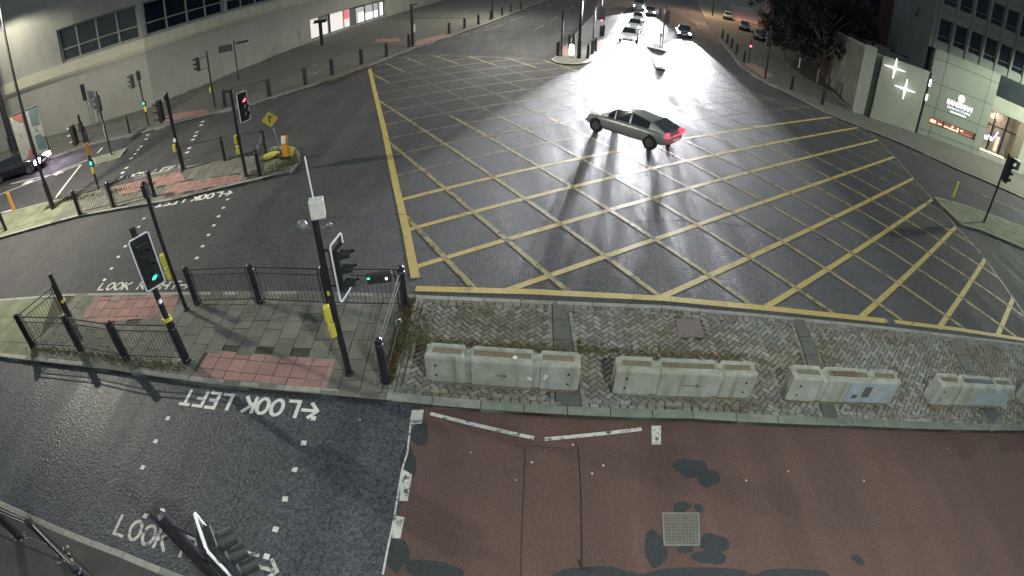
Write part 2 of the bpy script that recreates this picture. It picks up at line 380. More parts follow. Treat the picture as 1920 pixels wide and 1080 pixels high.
for s_ in strips:
    a, b_, c, d = [Vector(p) for p in s_]
    n = 5
    for i in range(n):
        t0, t1 = i/n+0.004, (i+1)/n-0.004
        if i == n-1: t1 -= 0.03
        sb.prism([a.lerp(d, t0), b_.lerp(c, t0), b_.lerp(c, t1), a.lerp(d, t1)], KZ-0.03, KZ-0.003)
sb.build('pavement_strip', M_STRIP, kind='structure')
st = MB(); wd = 0.118
u0 = Vector((math.cos(R(41)), math.sin(R(41)))); v0 = Vector((-u0.y, u0.x))
org = Vector((0, 8))
manh = GP((1267, 597), (1311, 597), (1323, 632), (1272, 633), z=KZ)
def sett_ok(p, m=0.0):
    if not inside(p, med): return False
    if any(inside(p, s_) for s_ in strips) or inside(p, manh): return False
    return True
edges_t = list(zip(MT, MT[1:])); edges_b = list(zip(MBt, MBt[1:]))
for a in range(-230, 260):
    for b_ in range(-230, 260):
        r = (a-b_) % 4
        if r == 0: cx_, cy_, uu, vv = a+1, b_+.5, u0, v0
        elif r == 3: cx_, cy_, uu, vv = a+.5, b_+1, v0, u0
        else: continue
        p = org+u0*cx_*wd+v0*cy_*wd
        if p.x > 21 or p.x < -2.3 or p.y < 2.5 or p.y > 10.5: continue
        if not sett_ok(p): continue
        if min(dseg(p, *e) for e in edges_t) < 0.33 or min(dseg(p, *e) for e in edges_b) < 0.38 or p.x < -2.05: continue
        if any(min(dseg(p, s_[1], s_[2]), dseg(p, s_[3], s_[0])) < 0.10 for s_ in strips): continue
        if dseg(p, manh[0], manh[1]) < 0.06: continue
        sett(st, p, uu, vv, wd*2, wd, KZ-0.03, h=0.019)
def border(line, offs, side, x0=-2.2, x1=21):
    for (a, b_) in line:
        a, b_ = Vector(a), Vector(b_); d = (b_-a).normalized(); nn = Vector((-d.y, d.x))*side; L = (b_-a).length
        for o in offs:
            k = 0.0
            while k < L-0.05:
                l = random.uniform(0.15, 0.22); p = a+d*(k+l/2)+nn*o; k += l
                if sett_ok(p) and x0 < p.x < x1: sett(st, p, d, nn*side, l, 0.115, KZ-0.03, h=0.026)
border(edges_t, (0.21, 0.325), -1); border(edges_b, (0.26, 0.375), 1)
for s_ in strips:
    border([(s_[0], s_[3])], (0.07,), 1 if False else -1); border([(s_[1], s_[2])], (0.07,), 1)
border([(MT[0], MBt[0])], (0.19, 0.31), 1, x0=-3)
st.build('cobbled_pavement', M_SETT, kind='structure')
mb = MB().prism(manh, KZ-0.03, KZ+0.002)
tag(mb.build('manhole_cover', M_MANR), 'rusty square manhole cover sunk in the cobbles', 'manhole cover')

# ---- slabs laid on an island
def slabs(name, poly, m, lu, lv, ang, z, avoid=(), xlim=None, joint=True, stag=True):
    """paving slabs clipped to the island outline, laid in courses"""
    if joint: MB().prism(poly, -0.05, z-0.02).build(name, M_SLABJ, kind='structure')
    u = Vector((math.cos(ang), math.sin(ang))); v = Vector((-u.y, u.x))
    P2 = [Vector(p[:2]) for p in poly]; us = [p.dot(u) for p in P2]; vs = [p.dot(v) for p in P2]
    bm = bmesh.new()
    i0, i1 = math.floor(min(us)/lu)-1, math.ceil(max(us)/lu)+1
    j0, j1 = math.floor(min(vs)/lv)-1, math.ceil(max(vs)/lv)+1
    def clip(sub, a, b):                       # Sutherland-Hodgman against convex half plane left of a->b
        out = []
        for k in range(len(sub)):
            p, q = sub[k], sub[(k+1) % len(sub)]
            sp = (b-a).cross(p-a); sq = (b-a).cross(q-a)
            if sp >= 0: out.append(p)
            if (sp >= 0) != (sq >= 0): out.append(p.lerp(q, sp/(sp-sq)))
        return out
    tris = tessellate_polygon([[Vector((p.x, p.y, 0)) for p in P2]])
    whole = MB()
    for j in range(j0, j1):
        for i in range(i0, i1):
            off = (0.5*lu if (stag and j % 2) else 0); g = 0.009
            cell = [Vector((0, 0))]*4
            a0, a1, b0, b1 = i*lu+off+g, (i+1)*lu+off-g, j*lv+g, (j+1)*lv-g
            cell = [u*a0+v*b0, u*a1+v*b0, u*a1+v*b1, u*a0+v*b1]
            c = u*(a0+a1)/2+v*(b0+b1)/2
            if xlim and not (xlim[0] < c.x < xlim[1]): continue
            ins = [inside(q, P2) for q in cell]
            if any(inside(c, av) for av in avoid): continue
            dz = random.uniform(-0.003, 0.003)
            if all(ins): whole.add([(q.x, q.y, z+dz) for q in cell]+[(q.x, q.y, z-0.03) for q in cell], [(0, 1, 2, 3), (1, 0, 4, 5), (2, 1, 5, 6), (3, 2, 6, 7), (0, 3, 7, 4)])
            else:
                for t in tris:
                    T = [P2[k] for k in t]
                    if (T[1]-T[0]).cross(T[2]-T[0]) < 0: T.reverse()
                    pc = cell
                    for k in range(3):
                        pc = clip(pc, T[k], T[(k+1) % 3])
                        if len(pc) < 3: break
                    if len(pc) >= 3: whole.add([(q.x, q.y, z+dz) for q in pc], [tuple(range(len(pc)))])
    return whole.build(name, m, kind='structure')

# near island (guard rails, signals)
ni_top = [(-34, 8.0)]+GP((0, 560), (130, 550), (340, 547), (560, 545), (777, 551), z=KZ)
ni_bot = [(-34, 6.1)]+GP((0, 668), (200, 691), (350, 713), (600, 737), (722, 748), z=KZ)
NI = [*ni_bot, *reversed(ni_top)]
tac1 = GP((395, 656), (630, 674), (612, 728), (362, 704), z=KZ)
tac2 = GP((178, 557), (338, 552), (322, 592), (148, 608), z=KZ)
slabs('island_pavement', NI, M_SLAB, 0.62, 0.46, R(92), KZ, avoid=(tac1, tac2), xlim=(-13.6, -2.3))
slabs('mossy_pavement', [(-34, 6.1), *GP((0, 668), (62, 676), (100, 560), (0, 560), z=KZ), (-34, 8.0)], M_MOSS, 1.8, 1.2, R(4), KZ-0.006, joint=False)
slabs('tactile_pavement', tac1, M_TACT, 0.4, 0.4, R(-1), KZ+0.002, joint=False, stag=False)
slabs('tactile_pavement', tac2, M_TACT, 0.4, 0.4, R(6), KZ+0.002, joint=False, stag=False)
kb = MB(); kerbline(kb, ni_top, 0.14, -1); kerbline(kb, ni_bot, 0.15, 1); kb.build('kerb', M_KERB, kind='structure')

# middle island
mi_b = [(-34, 11.5)]+GP((0, 445), (145, 405), (320, 375), (460, 341), (493, 333), (543, 320), (560, 307), (563, 285), (552, 275), (512, 274), (485, 291), z=KZ)
mi_t = [(-34, 15.0)]+GP((0, 403), (30, 393), (92, 377), (140, 366), (215, 347), (290, 324), (348, 312), (427, 298), z=KZ)
MI = [*mi_b, *reversed(mi_t)]
tac3 = GP((215, 349), (338, 322), (348, 338), (225, 366), z=KZ)
tac3b = GP((330, 343), (455, 327), (452, 341), (300, 368), z=KZ)
slabs('island_pavement', MI, M_SLAB, 0.62, 0.46, R(104), KZ, avoid=(tac3, tac3b), xlim=(-20.3, -10.6))
slabs('mossy_pavement', [*mi_b[:3], *reversed(mi_t[:5])], M_MOSS, 1.6, 1.1, R(14), KZ-0.006, joint=False)
slabs('mossy_pavement', GP((491, 331), (543, 319), (559, 306), (561, 286), (550, 277), (513, 276), (500, 290), z=KZ), M_MOSS, 0.5, 0.4, R(20), KZ+0.003, joint=False)
slabs('tactile_pavement', tac3, M_TACT, 0.4, 0.4, R(13), KZ+0.002, joint=False, stag=False)
slabs('tactile_pavement', tac3b, M_TACT, 0.4, 0.4, R(13), KZ+0.002, joint=False, stag=False)
kb = MB(); kerbline(kb, mi_b, 0.14, 1); kerbline(kb, mi_t, 0.12, -1); kb.build('kerb', M_KERB, kind='structure')
# small pointed island beyond it
si = GP((172, 297), (238, 277), (224, 295), (178, 308), z=KZ)
MB().prism(si, -0.05, KZ-0.004).build('island_pavement', M_MOSS, kind='structure')
kb = MB(); kerbline(kb, si[::-1], 0.12, 1, closed=True); kb.build('kerb', M_KERB, kind='structure')

# far left pavement
fl = GP((100, 295), (169, 270), (211, 260), (260, 250), (448, 201), (480, 193), (600, 157), (690, 125), (775, 91), (850, 67), (918, 42), (955, 27), (1028, 0), z=KZ)
fl = [(-60, 18.5), (-44, 22.2), (-36.5, 23.7)]+fl+[(40, 220), (75, 340)]
MB().prism([*fl, (-60, 340), (-90, 18)], -0.05, KZ-0.004).build('far_pavement', M_PAVE, kind='structure')
kb = MB(); kerbline(kb, fl, 0.15, 1, 1.2); kb.build('kerb', M_KERB, kind='structure')
tb = MB()
tb.sheet(GP((295, 232), (392, 213), (386, 204), (300, 219), z=KZ), KZ+0.002)
tb.sheet(GP((775, 88), (848, 66), (835, 63), (782, 76), z=KZ), KZ+0.002)
tb.sheet(GP((706, 79), (750, 78), (748, 72), (702, 73), z=KZ), KZ+0.002)
tb.build('tactile_pavement', M_TACT, kind='structure')
# pavement joints of the far pavement (darker courses)
jb = MB()
for k in range(1, 9):
    pa = [G(80+k*4, 262-k*2, KZ), G(448, 198-k*5.2, KZ), G(600, 154-k*5.5, KZ), G(850, 64-k*4.2, KZ)]
    for a, b_ in zip(pa, pa[1:]): jb.line(a, b_, 0.05, KZ)
jb.build('pavement_lines', M_SLABJ, kind='structure')

# right pavement
rp = GP((1326, 41), (1345, 68), (1365, 95), (1389, 125), (1422, 147), (1440, 156), (1512, 192), (1545, 210), (1620, 240), (1700, 272), (1792, 315), (1920, 371), z=KZ)
rp = [(150, 420), (95, 300), (48.7, 147)]+rp+[(46, 16.5), (80, 2)]
MB().prism([*rp, (300, 2), (300, 420)], -0.05, KZ-0.004).build('hotel_pavement', M_PAVE, kind='structure')
kb = MB(); kerbline(kb, rp, 0.15, 1, 1.2); kb.build('kerb', M_KERB, kind='structure')
tb = MB(); tb.sheet(GP((1398, 121), (1432, 146), (1452, 143), (1412, 117), z=KZ), KZ+0.002); tb.build('tactile_pavement', M_TACT, kind='structure')
# right wedge island
ri_ = GP((1752, 368), (1815, 386), (1920, 425), z=KZ)+[(40, 12.8), (40, 9.8)]+GP((1920, 465), (1840, 431), (1805, 421), (1765, 384), z=KZ)
MB().prism(ri_, -0.05, KZ-0.004).build('island_pavement', M_MOSS, kind='structure')
kb = MB(); kerbline(kb, ri_[::-1], 0.13, 1, closed=True); kb.build('kerb', M_KERB, kind='structure')

# centre island with bollards
ci = GP((1033, 111), (1040, 116), (1056, 119), (1080, 120), (1104, 117), (1111, 113), (1128, 94), (1140, 72), (1169, 22), z=KZ)+[(24.5, 113), (40, 165), (33, 165), (15.5, 105)]+GP((1114, 26), (1090, 52), (1044, 104), z=KZ)
MB().prism(ci, -0.05, KZ-0.004).build('island_pavement', M_PAVE, kind='structure')
kb = MB(); kerbline(kb, ci, 0.15, 1, closed=True); kb.build('kerb', M_KERB, kind='structure')
tb = MB(); tb.sheet(GP((1106, 110), (1124, 95), (1136, 74), (1122, 74), z=KZ), KZ+0.002)
tb.sheet(GP((1056, 104), (1056, 86), (1066, 86), (1066, 104), z=KZ), KZ+0.002)
tb.build('tactile_pavement', M_TACT, kind='structure')
# two little islands between the lanes
s1 = GP((1213, 87), (1230, 92), (1249, 96), (1244, 84), (1222, 80), z=KZ)
s2 = GP((1223, 104), (1226, 120), (1230, 128), (1248, 130), (1249, 104), z=KZ)
for s_, nm in ((s1, 'island_pavement'), (s2, 'island_pavement')):
    MB().prism(s_, -0.05, KZ-0.004).build(nm, M_DPAVE, kind='structure')
    kb = MB(); kerbline(kb, s_, 0.15, 1, 0.7, closed=True); kb.build('kerb', M_STRIP, kind='structure')  # kerb given a darker colour for the shade on its front faces
# pavement below the camera
bl = [(-40, 2.9), (-10.95, 2.6), (-6.7, 2.55), (-3, 2.3), (2, 1.2), (40, -4)]
MB().prism([(-40, -8), (40, -12), *reversed(bl)], -0.05, KZ-0.004).build('camera_pavement', M_DPAVE, kind='structure')
kb = MB(); kerbline(kb, bl, 0.15, -1); kb.build('kerb', M_KERB, kind='structure')
# far side road / forecourt, its orange lamplight put into the reddish sheet colour
MB().sheet([(60, 150), (40, 95), (150, 110), (200, 200)], KZ+0.02).build('forecourt_pavement', M_TACT, kind='structure')

# ------------------------------------------------------------------ road markings
BOX = GP((692, 129), (783, 527), (783, 541), (1240, 557), (1440, 575), (1660, 603), (1920, 637), (1935, 610), (1900, 560), (1848, 486), (1828, 462), (1795, 427),
         (1750, 375), (1715, 337), (1680, 297), (1625, 241), (1600, 221), (1440, 182), (1385, 170), (1200, 135), (1010, 112), (765, 104))
def clipline(th, c):
    d = Vector((math.cos(th), math.sin(th))); n = Vector((-d.y, d.x)); ts = []
    for i in range(len(BOX)):
        a, b_ = Vector(BOX[i]), Vector(BOX[(i+1) % len(BOX)])
        fa, fb = a.dot(n)-c, b_.dot(n)-c
        if (fa > 0) != (fb > 0): ts.append(a.lerp(b_, fa/(fa-fb)).dot(d))
    ts.sort(); return [(d*ts[i]+n*c, d*ts[i+1]+n*c) for i in range(0, len(ts)-1, 2)]
thA, thB = 0.55968954, -0.9976313
CA = [-0.906, 1.012, 3.105, 5.115, 6.963, 9.173, 11.29, 13.268, 15.291]+[15.291+2.02*k for k in range(1, 13)]
CB = [3.05, 5.062, 7.006, 8.917, 10.884, 12.854, 14.847, 16.891, 18.885, 20.954, 22.97, 24.92]+[24.92+2.0*k for k in range(1, 7)]
M_YELG = worn('rubbed_yellow_paint', (0.17, 0.15, 0.09), UND, 0.62, 1.6)
A1, A2, A3, A4 = MB(), MB(), MB(), MB()
for i, c in enumerate(CA):
    for a, b_ in clipline(thA, c): (A1 if i < 9 else A3).line(a, b_, 0.19 if i < 9 else 0.15, 0.0010)
for i, c in enumerate(CB):
    for a, b_ in clipline(thB, c):
        w_ = 0.155 if i < 12 else 0.13
        if a.y < b_.y: a, b_ = b_, a
        if i >= 4 and a.y > 25 > b_.y:                 # rubbed away along the wheel tracks of the far lanes
            t = (a.y-25)/(a.y-b_.y); k = a.lerp(b_, t); L_ = (k-a).length; f = min(1, 4.0/L_)
            A2.line(a, a.lerp(k, f), w_, 0.0016)
            if f < 1: A4.line(a.lerp(k, f), k, w_, 0.0016)
            (A2 if i < 12 else A3).line(k, b_, w_, 0.0016)
        else: (A2 if i < 12 else A3).line(a, b_, w_, 0.0016)
A1.build('road_marking', M_YEL, kind='structure'); A2.build('road_marking', M_YELB, kind='structure')
A3.build('road_marking', M_YELF, kind='structure'); A4.build('road_marking', M_YELG, kind='structure')
def polyl(b, pts, w, z):
    P = [Vector(p[:2]) for p in pts]; L_, R_ = [], []
    for i, p in enumerate(P):
        d = (P[min(i+1, len(P)-1)]-P[max(i-1, 0)]).normalized(); n = Vector((-d.y, d.x))*w/2; L_.append(p+n); R_.append(p-n)
    for i in range(len(P)-1): b.add([(*R_[i], z), (*R_[i+1], z), (*L_[i+1], z), (*L_[i], z)], [(0, 1, 2, 3)])
b = MB(); polyl(b, GP((693, 129), (706, 185), (722, 250), (742, 345), (762, 432), (779, 521)), 0.24, 0.0024)
polyl(b, GP((779, 541), (1000, 547), (1240, 559), (1440, 578), (1664, 602)), 0.22, 0.0024)
polyl(b, GP((1678, 603), (1800, 618), (1935, 639)), 0.18, 0.0024); b.build('road_marking', M_YEL, kind='structure')
b = MB(); polyl(b, GP((1600, 221), (1625, 241), (1680, 297), (1715, 337), (1750, 375), (1795, 427), (1828, 462), (1838, 474)), 0.13, 0.0024)
polyl(b, GP((1847, 486), (1900, 560), (1935, 610)), 0.13, 0.0024)
polyl(b, GP((700, 126), (765, 104), (1010, 112)), 0.13, 0.0024); polyl(b, GP((1330, 160), (1385, 170), (1440, 182), (1600, 221)), 0.13, 0.0024)
b.build('road_marking', M_YELF, kind='structure')

# stroke lettering
GL = {'L': [[(0, 1), (0, 0), (.62, 0)]], 'O': [[(.35+.35*math.cos(t*math.pi/7), .5+.5*math.sin(t*math.pi/7)) for t in range(15)]],
      'K': [[(0, 1), (0, 0)], [(.62, 1), (.06, .42)], [(.2, .55), (.66, 0)]], 'E': [[(.62, 1), (0, 1), (0, 0), (.62, 0)], [(0, .5), (.5, .5)]],
      'F': [[(.62, 1), (0, 1), (0, 0)], [(0, .5), (.5, .5)]], 'T': [[(0, 1), (.7, 1)], [(.35, 1), (.35, 0)]],
      'R': [[(0, 0), (0, 1), (.45, 1), (.6, .88), (.6, .65), (.45, .53), (0, .5)], [(.3, .5), (.65, 0)]], 'I': [[(.15, 0), (.15, 1)]],
      'G': [[(.62, .82), (.45, 1), (.18, 1), (0, .75), (0, .25), (.18, 0), (.5, 0), (.63, .2), (.63, .45), (.35, .45)]],
      'H': [[(0, 0), (0, 1)], [(.62, 0), (.62, 1)], [(0, .5), (.62, .5)]], '>': [[(0, .5), (.85, .5)], [(.5, .95), (.9, .5), (.5, .05)]],
      '<': [[(0.05, .5), (.9, .5)], [(.42, .95), (0, .5), (.42, .05)]]}
ADV = {'I': .5, ' ': .75, '>': 1.1, '<': 1.2}
def lettering(text, a, b_, h, z, m, wd_=0.07):
    """text laid on the road reading from a to b_, height h to the left of travel"""
    a, b_ = Vector(a[:2]), Vector(b_[:2]); u = (b_-a).normalized(); v = Vector((-u.y, u.x)); W_ = sum(ADV.get(c, .92) for c in text)-.25
    k = (b_-a).length/W_; x = 0; mb_ = MB(); zz = z
    for c in text:
        for st_ in GL.get(c, []):
            zz += 0.0004
            P = [a+u*(x+p[0])*k+v*p[1]*h for p in st_]
            n = len(P); ext = []
            for i in range(n):
                closed = (P[0]-P[-1]).length < 1e-4
                d0 = (P[i]-P[i-1]).normalized() if i > 0 else ((P[i]-P[-2]).normalized() if closed else None)
                d1 = (P[i+1]-P[i]).normalized() if i < n-1 else ((P[1]-P[0]).normalized() if closed else None)
                if d0 is None: d0 = d1; P[i] = P[i]-d1*wd_*.3
                if d1 is None: d1 = d0; P[i] = P[i]+d0*wd_*.3
                d = (d0+d1); d = d.normalized() if d.length > 1e-3 else d0
                ext.append(Vector((-d.y, d.x))*wd_/2/max(.6, d.dot(d0)))
            for i in range(n-1):
                mb_.add([(*(P[i]-ext[i]), zz), (*(P[i+1]-ext[i+1]), zz), (*(P[i+1]+ext[i+1]), zz), (*(P[i]+ext[i]), zz)], [(0, 1, 2, 3)])
        x += ADV.get(c, .92)
    mb_.build('road_marking', m, kind='structure')
lettering('<LOOK LEFT', G(600, 757), G(352, 732), 0.42, 0.010, M_WHT, 0.085)
lettering('LOOK RIGHT>', G(214, 1000), G(512, 1092), 0.42, 0.010, M_WHTW, 0.07)
lettering('LOOK RIGHT>', G(183, 544), G(352, 542), 0.36, 0.010, M_WHTW, 0.08)
lettering('<LOOK LEFT', G(437, 357), G(300, 379), 0.45, 0.010, M_WHT, 0.10)
lettering('LOOK LEFT', G(222, 338), G(338, 316), 0.50, 0.010, M_WHTW, 0.11)
lettering('LOOK RIGHT', G(330, 233), G(382, 221), 0.5, 0.010, M_WHTF, 0.11)
# crossing studs
def studs(pts, s_, m):
    b = MB()
    for x, y in pts:
        p = G(x, y); b.box((p.x, p.y, 0.008), (s_, s_, 0.012), R(random.uniform(-8, 8)))
    b.build('road_marking', m, kind='structure')
studs([(315, 785), (292, 828), (268, 877), (273, 968), (588, 785), (570, 831), (553, 881), (535, 936), (517, 993), (500, 1044)], 0.105, M_WHT)
studs([(245, 928)], 0.08, M_WHTF)
studs([(270, 410), (260, 426), (235, 462), (222, 482), (209, 504), (196, 525), (427, 374), (419, 390), (410, 406), (401, 423), (391, 441), (380, 462), (369, 484)], 0.125, M_WHT)
studs([(380, 228), (377, 235), (369, 248), (366, 255), (362, 262), (355, 278), (351, 286), (277, 253), (274, 261), (264, 275), (259, 281), (253, 289), (246, 297), (237, 315), (230, 324)], 0.2, M_WHT)
# white lines
b = MB(); b.line(G(807, 776), G(1001, 822), 0.085, 0.012); b.line(G(1021, 824), G(1203, 805), 0.085, 0.012)
b.sheet(GP((1221, 799), (1239, 799), (1239, 834), (1222, 834)), 0.012)
b.sheet(GP((772, 770), (795, 769), (791, 795), (768, 797)), 0.016)
b.sheet(GP((754, 880), (773, 890), (765, 940), (749, 940)), 0.016)
b.sheet(GP((741, 967), (759, 971), (751, 1010), (735, 1010)), 0.016)
b.build('road_marking', M_WHTW, kind='structure')
b = MB(); polyl(b, GP((770, 798), (764, 850), (755, 878), (747, 925), (737, 985), (728, 1025), (718, 1078)), 0.035, 0.015); b.build('road_marking', M_WHTW, kind='structure')
b = MB()
for a, c, w_ in (((0, 365), (150, 309), .12), ((103, 373), (152, 309), .16), ((20, 345), (120, 323), .12), ((183, 287), (192, 277), .15), ((0, 400), (26, 393), .14)):
    b.line(G(*a), G(*c), w_, 0.010)
b.line(G(100, 325), G(165, 300), .1, .014); b.line(G(45, 344), G(60, 341), .5, .018); b.line(G(104, 325), G(112, 326), .5, .018)
b.build('road_marking', M_WHT, kind='structure')
b = MB()
for a, c in (((868, 66), (880, 63)), ((889, 60), (897, 58)), ((907, 58), (917, 55)), ((918, 55), (942, 46)), ((957, 39), (981, 30)), ((992, 26), (1010, 18)), ((1022, 13), (1040, 5)),
             ((1001, 57), (1019, 47)), ((1032, 39), (1047, 31)), ((1060, 22), (1075, 12)), ((903, 51), (918, 50)),
             ((1305, 43), (1312, 52)), ((1312, 52), (1319, 54)), ((1327, 99), (1350, 101)), ((1345, 150), (1368, 157)),
             ((1840, 364), (1935, 406)), ((1745, 272), (1760, 277)), ((1710, 286), (1725, 291)), ((1800, 303), (1810, 309))):
    b.line(G(*a), G(*c), 0.12, 0.003)
b.build('road_marking', M_WHTF, kind='structure')
b = MB(); b.line(G(1392, 26), G(1378, 20), .3, KZ+.004); b.line(G(1352, 4), G(1378, 7), .3, KZ+.004)
b.build('pavement_marking', M_WHTW, kind='structure')
# tar patches and cracks in the red lane
def blob(cx, cy, rx, ry, z, n=44, rot=0):
    pts = []
    ph = [random.uniform(0, 6.28) for _ in range(3)]
    for i in range(n):
        t = 2*math.pi*i/n; k = 1+.10*math.sin(2*t+ph[0])+.08*math.sin(3*t+ph[1])+.05*math.sin(5*t+ph[2])+random.uniform(-.035, .035)
        x, y = rx*k*math.cos(t), ry*k*math.sin(t)
        pts.append(tuple(G(cx+x*math.cos(rot)-y*math.sin(rot), cy+x*math.sin(rot)+y*math.cos(rot)))[:2])
    return (pts, z)
PB = []
z_ = 0.008
for q in ((788, 815, 15, 24), (765, 868, 16, 30), (745, 1040, 20, 34), (792, 1064, 38, 14), (830, 1072, 40, 16), (1115, 1078, 75, 16), (1295, 878, 34, 17), (1328, 897, 20, 18, .5), (1278, 951, 17, 10),
          (1310, 953, 9, 8), (1229, 1030, 21, 34), (1338, 1020, 26, 20), (1330, 1045, 30, 14), (1285, 1030, 16, 8), (1300, 1084, 120, 20), (1480, 1080, 80, 12), (1608, 1050, 12, 7, .6)):
    PB.append(blob(*q[:4], z_, rot=q[4] if len(q) > 4 else 0)); z_ += 0.0005
b = MB()
for p, z in PB: b.sheet(p, z)
b.build('road_surface', M_PATCH, kind='structure')
b = MB()
polyl(b, GP((985, 838), (982, 900), (978, 1000), (976, 1080)), 0.012, 0.009); polyl(b, GP((1083, 834), (1088, 900), (1090, 1000), (1091, 1060)), 0.022, 0.009)
polyl(b, GP((965, 836), (1010, 838), (1075, 842)), 0.01, 0.0095); polyl(b, GP((1085, 1050), (1092, 1068), (1105, 1065)), 0.05, 0.018)
b.build('road_lines', M_CRACK, kind='structure')
# surface joints across the asphalt
b = MB(); polyl(b, GP((485, 418), (620, 408), (745, 402), (900, 403)), 0.03, 0.005)
polyl(b, GP((1190, 415), (1300, 412), (1440, 430), (1600, 462), (1700, 480)), 0.035, 0.0005); polyl(b, GP((530, 320), (610, 310), (700, 300)), 0.25, 0.0005)
b.build('road_surface', M_PATCH, kind='structure')
M_STRIP2 = mat('frame_steel', (.24, .24, .2), .6)
M_TREAD = mat('worn_steel', (.22, .20, .15), .5, (.2, .19, .15), 12, 3, metal=.3)
# manhole in the red lane
p = [Vector(q) for q in GP((1241, 962), (1310, 962), (1312, 1024), (1244, 1024))]
c = (p[0]+p[1]+p[2]+p[3])/4
b = MB().prism(p, 0.0, 0.020); m_ = b.build('manhole_cover', M_MAN); tag(m_, 'square steel manhole cover in the red road, ringed by tar patches', 'manhole cover')
b = MB(); q = [c+(x-c)*0.86 for x in p]
for i in range(9):
    for j in range(9):
        a0 = q[0].lerp(q[1], (i+.15)/9).lerp(q[3].lerp(q[2], (i+.15)/9), (j+.5)/9); a1 = q[0].lerp(q[1], (i+.85)/9).lerp(q[3].lerp(q[2], (i+.85)/9), (j+.5)/9)
        b.box((*((a0+a1)/2), 0.022), ((a1-a0).length*.9, 0.022, 0.008), R(45 if (i+j) % 2 else -45))
b.build('tread_plate', M_TREAD, m_)
b = MB()
for i in range(4):
    a_, e_ = p[i], p[(i+1) % 4]; b.line(a_.lerp(c, .03), e_.lerp(c, .03), .022, .0225)
b.build('frame', M_STRIP2, m_)
b = MB()
for x, y in ((967, 900), (1074, 834), (1131, 873), (1399, 901), (1110, 888), (1620, 902), (1478, 884), (1776, 842), (997, 867), (675, 787), (883, 849)):
    pp = G(x, y); b.lathe((pp.x, pp.y, 0.006), [(.022, 0), (.016, .004)], 8)
b.build('litter', M_WHTW, kind='stuff')

# ------------------------------------------------------------------ concrete barriers
M_MOSSD = mat('mossy_dirt', (0.17, 0.165, 0.10), .95, (0.21, 0.19, 0.14), 9, 6, .3, 30, big=(1.6, (.12, .09, .06), .8))
def barrier(name, lab, pf0, pf1, h, mat2=None, chips=()):
    """pf0, pf1: front bottom corners (near-left, near-right)"""
    a, b_ = Vector(pf0), Vector(pf1); L = (b_-a).length; ang = math.atan2(b_.y-a.y, b_.x-a.x); D = 0.47
    root = thing(name, lab, 'concrete barrier', (a.x, a.y, KZ-0.006), ang, 'concrete barrier blocks along the cobbled reservation')
    # plan outline with chamfered ends; two pairs of lifting slots split the block into three
    bod = MB()
    xs = [0, L*.255, L*.295, L*.70, L*.74, L]; hz = h
    ins = 0.035
    def ring(x, k):
        if k == 'slot': y0, y1, z1 = 0.030, D-0.030, hz-0.06
        else: y0, y1, z1 = 0, D, hz
        prof = [(y0+0.06, 0), (y0, 0.07), (y0+.015, z1-.05), (y0+.05, z1), (y0+.15, z1), (y0+.165, z1-.045), (y1-.13, z1-.045), (y1-.11, z1), (y1-.05, z1), (y1-.015, z1-.05), (y1, 0.07), (y1-.06, 0)]
        return [(x, y, z) for y, z in prof]
    st_ = [(0.0, 'e'), (0.11, 'n'), (xs[1]-.03, 'n'), (xs[1], 'slot'), (xs[2], 'slot'), (xs[2]+.03, 'n'), (xs[3]-.03, 'n'), (xs[3], 'slot'), (xs[4], 'slot'), (xs[4]+.03, 'n'), (L-.11, 'n'), (L, 'e')]
    rings = []
    for x, k in st_:
        if k == 'e':
            q = ring(x, 'n'); q = [(x, D/2+(y-D/2)*.84, z*.96) for _, y, z in q]
        else: q = ring(x, k)
        rings.append(q)
    n = 12; vs = [p for r_ in rings for p in r_]; fs = []
    for k in range(len(rings)-1):
        for i in range(n):
            j = (i+1) % n; fs.append((k*n+i, (k+1)*n+i, (k+1)*n+j, k*n+j))
    fs += [tuple(range(n)), tuple(range(len(vs)-1, len(vs)-n-1, -1))]
    bod.add(vs, fs); o = bod.build('block', M_CONC, root, bevel=0.012)
    for x in (0.22, L-.22):
        for z in (.24, .50): hb = MB(); hb.cyl((x, -0.004, z), (x, 0.03, z), 0.024, n=10); hb.build('bolt_recess', M_DARK, root)
    for x0, x1 in ((.13, xs[1]-.05), (xs[2]+.05, xs[3]-.05), (xs[4]+.05, L-.13)):
        ch = MB(); ch.box(((x0+x1)/2, .253, hz-.045), (x1-x0, .175, .012)); ch.build('top_channel', M_MOSSD, root)
    dg = MB(); dg.box((L/2, D/2+.02, .012), (L-.1, D+.02, .02), taper=.97); dg.build('base_grime', M_MOSSD, root)
    for k, (x0, x1, z0, z1, m) in enumerate(chips):
        c_ = MB(); c_.box(((x0+x1)/2, 0.002, (z0+z1)/2), (x1-x0, 0.028, z1-z0), rx=R(-1.5)); c_.build('painted_patch', m, root)
    return root
def arrow(root, x, z, l=0.26):
    b = MB(); b.box((x, 0.008, z), (l, 0.02, 0.014)); b.box((x+l/2-.03, 0.006, z+.022), (.08, .02, .014), ry=R(38)); b.box((x+l/2-.03, 0.006, z-.022), (.08, .02, .014), ry=R(-38))
    b.build('arrow_mark', M_STRIP, root)
bz = lambda x, y: tuple(G(x, y, KZ))[:2]
r = barrier('concrete_barrier', 'pale concrete barrier block nearest the guard rail, mossy groove along its top', bz(800, 717), bz(1083, 737), 0.72); arrow(r, 1.5, .35, .2)
b = MB(); b.lathe((1.75, .14, .735), [(.05, 0), (.05, .006), (.0, .02)], 12); b.build('white_cap', M_WHT, r)
b = MB(); b.box((2.35, -0.002, .40), (.06, .02, .12), ry=.4); b.build('paper_scrap', M_WHT, r); b = MB(); b.box((2.05, -0.002, .33), (.09, .02, .05), ry=.4); b.build('paper_scrap', M_WHT, r)
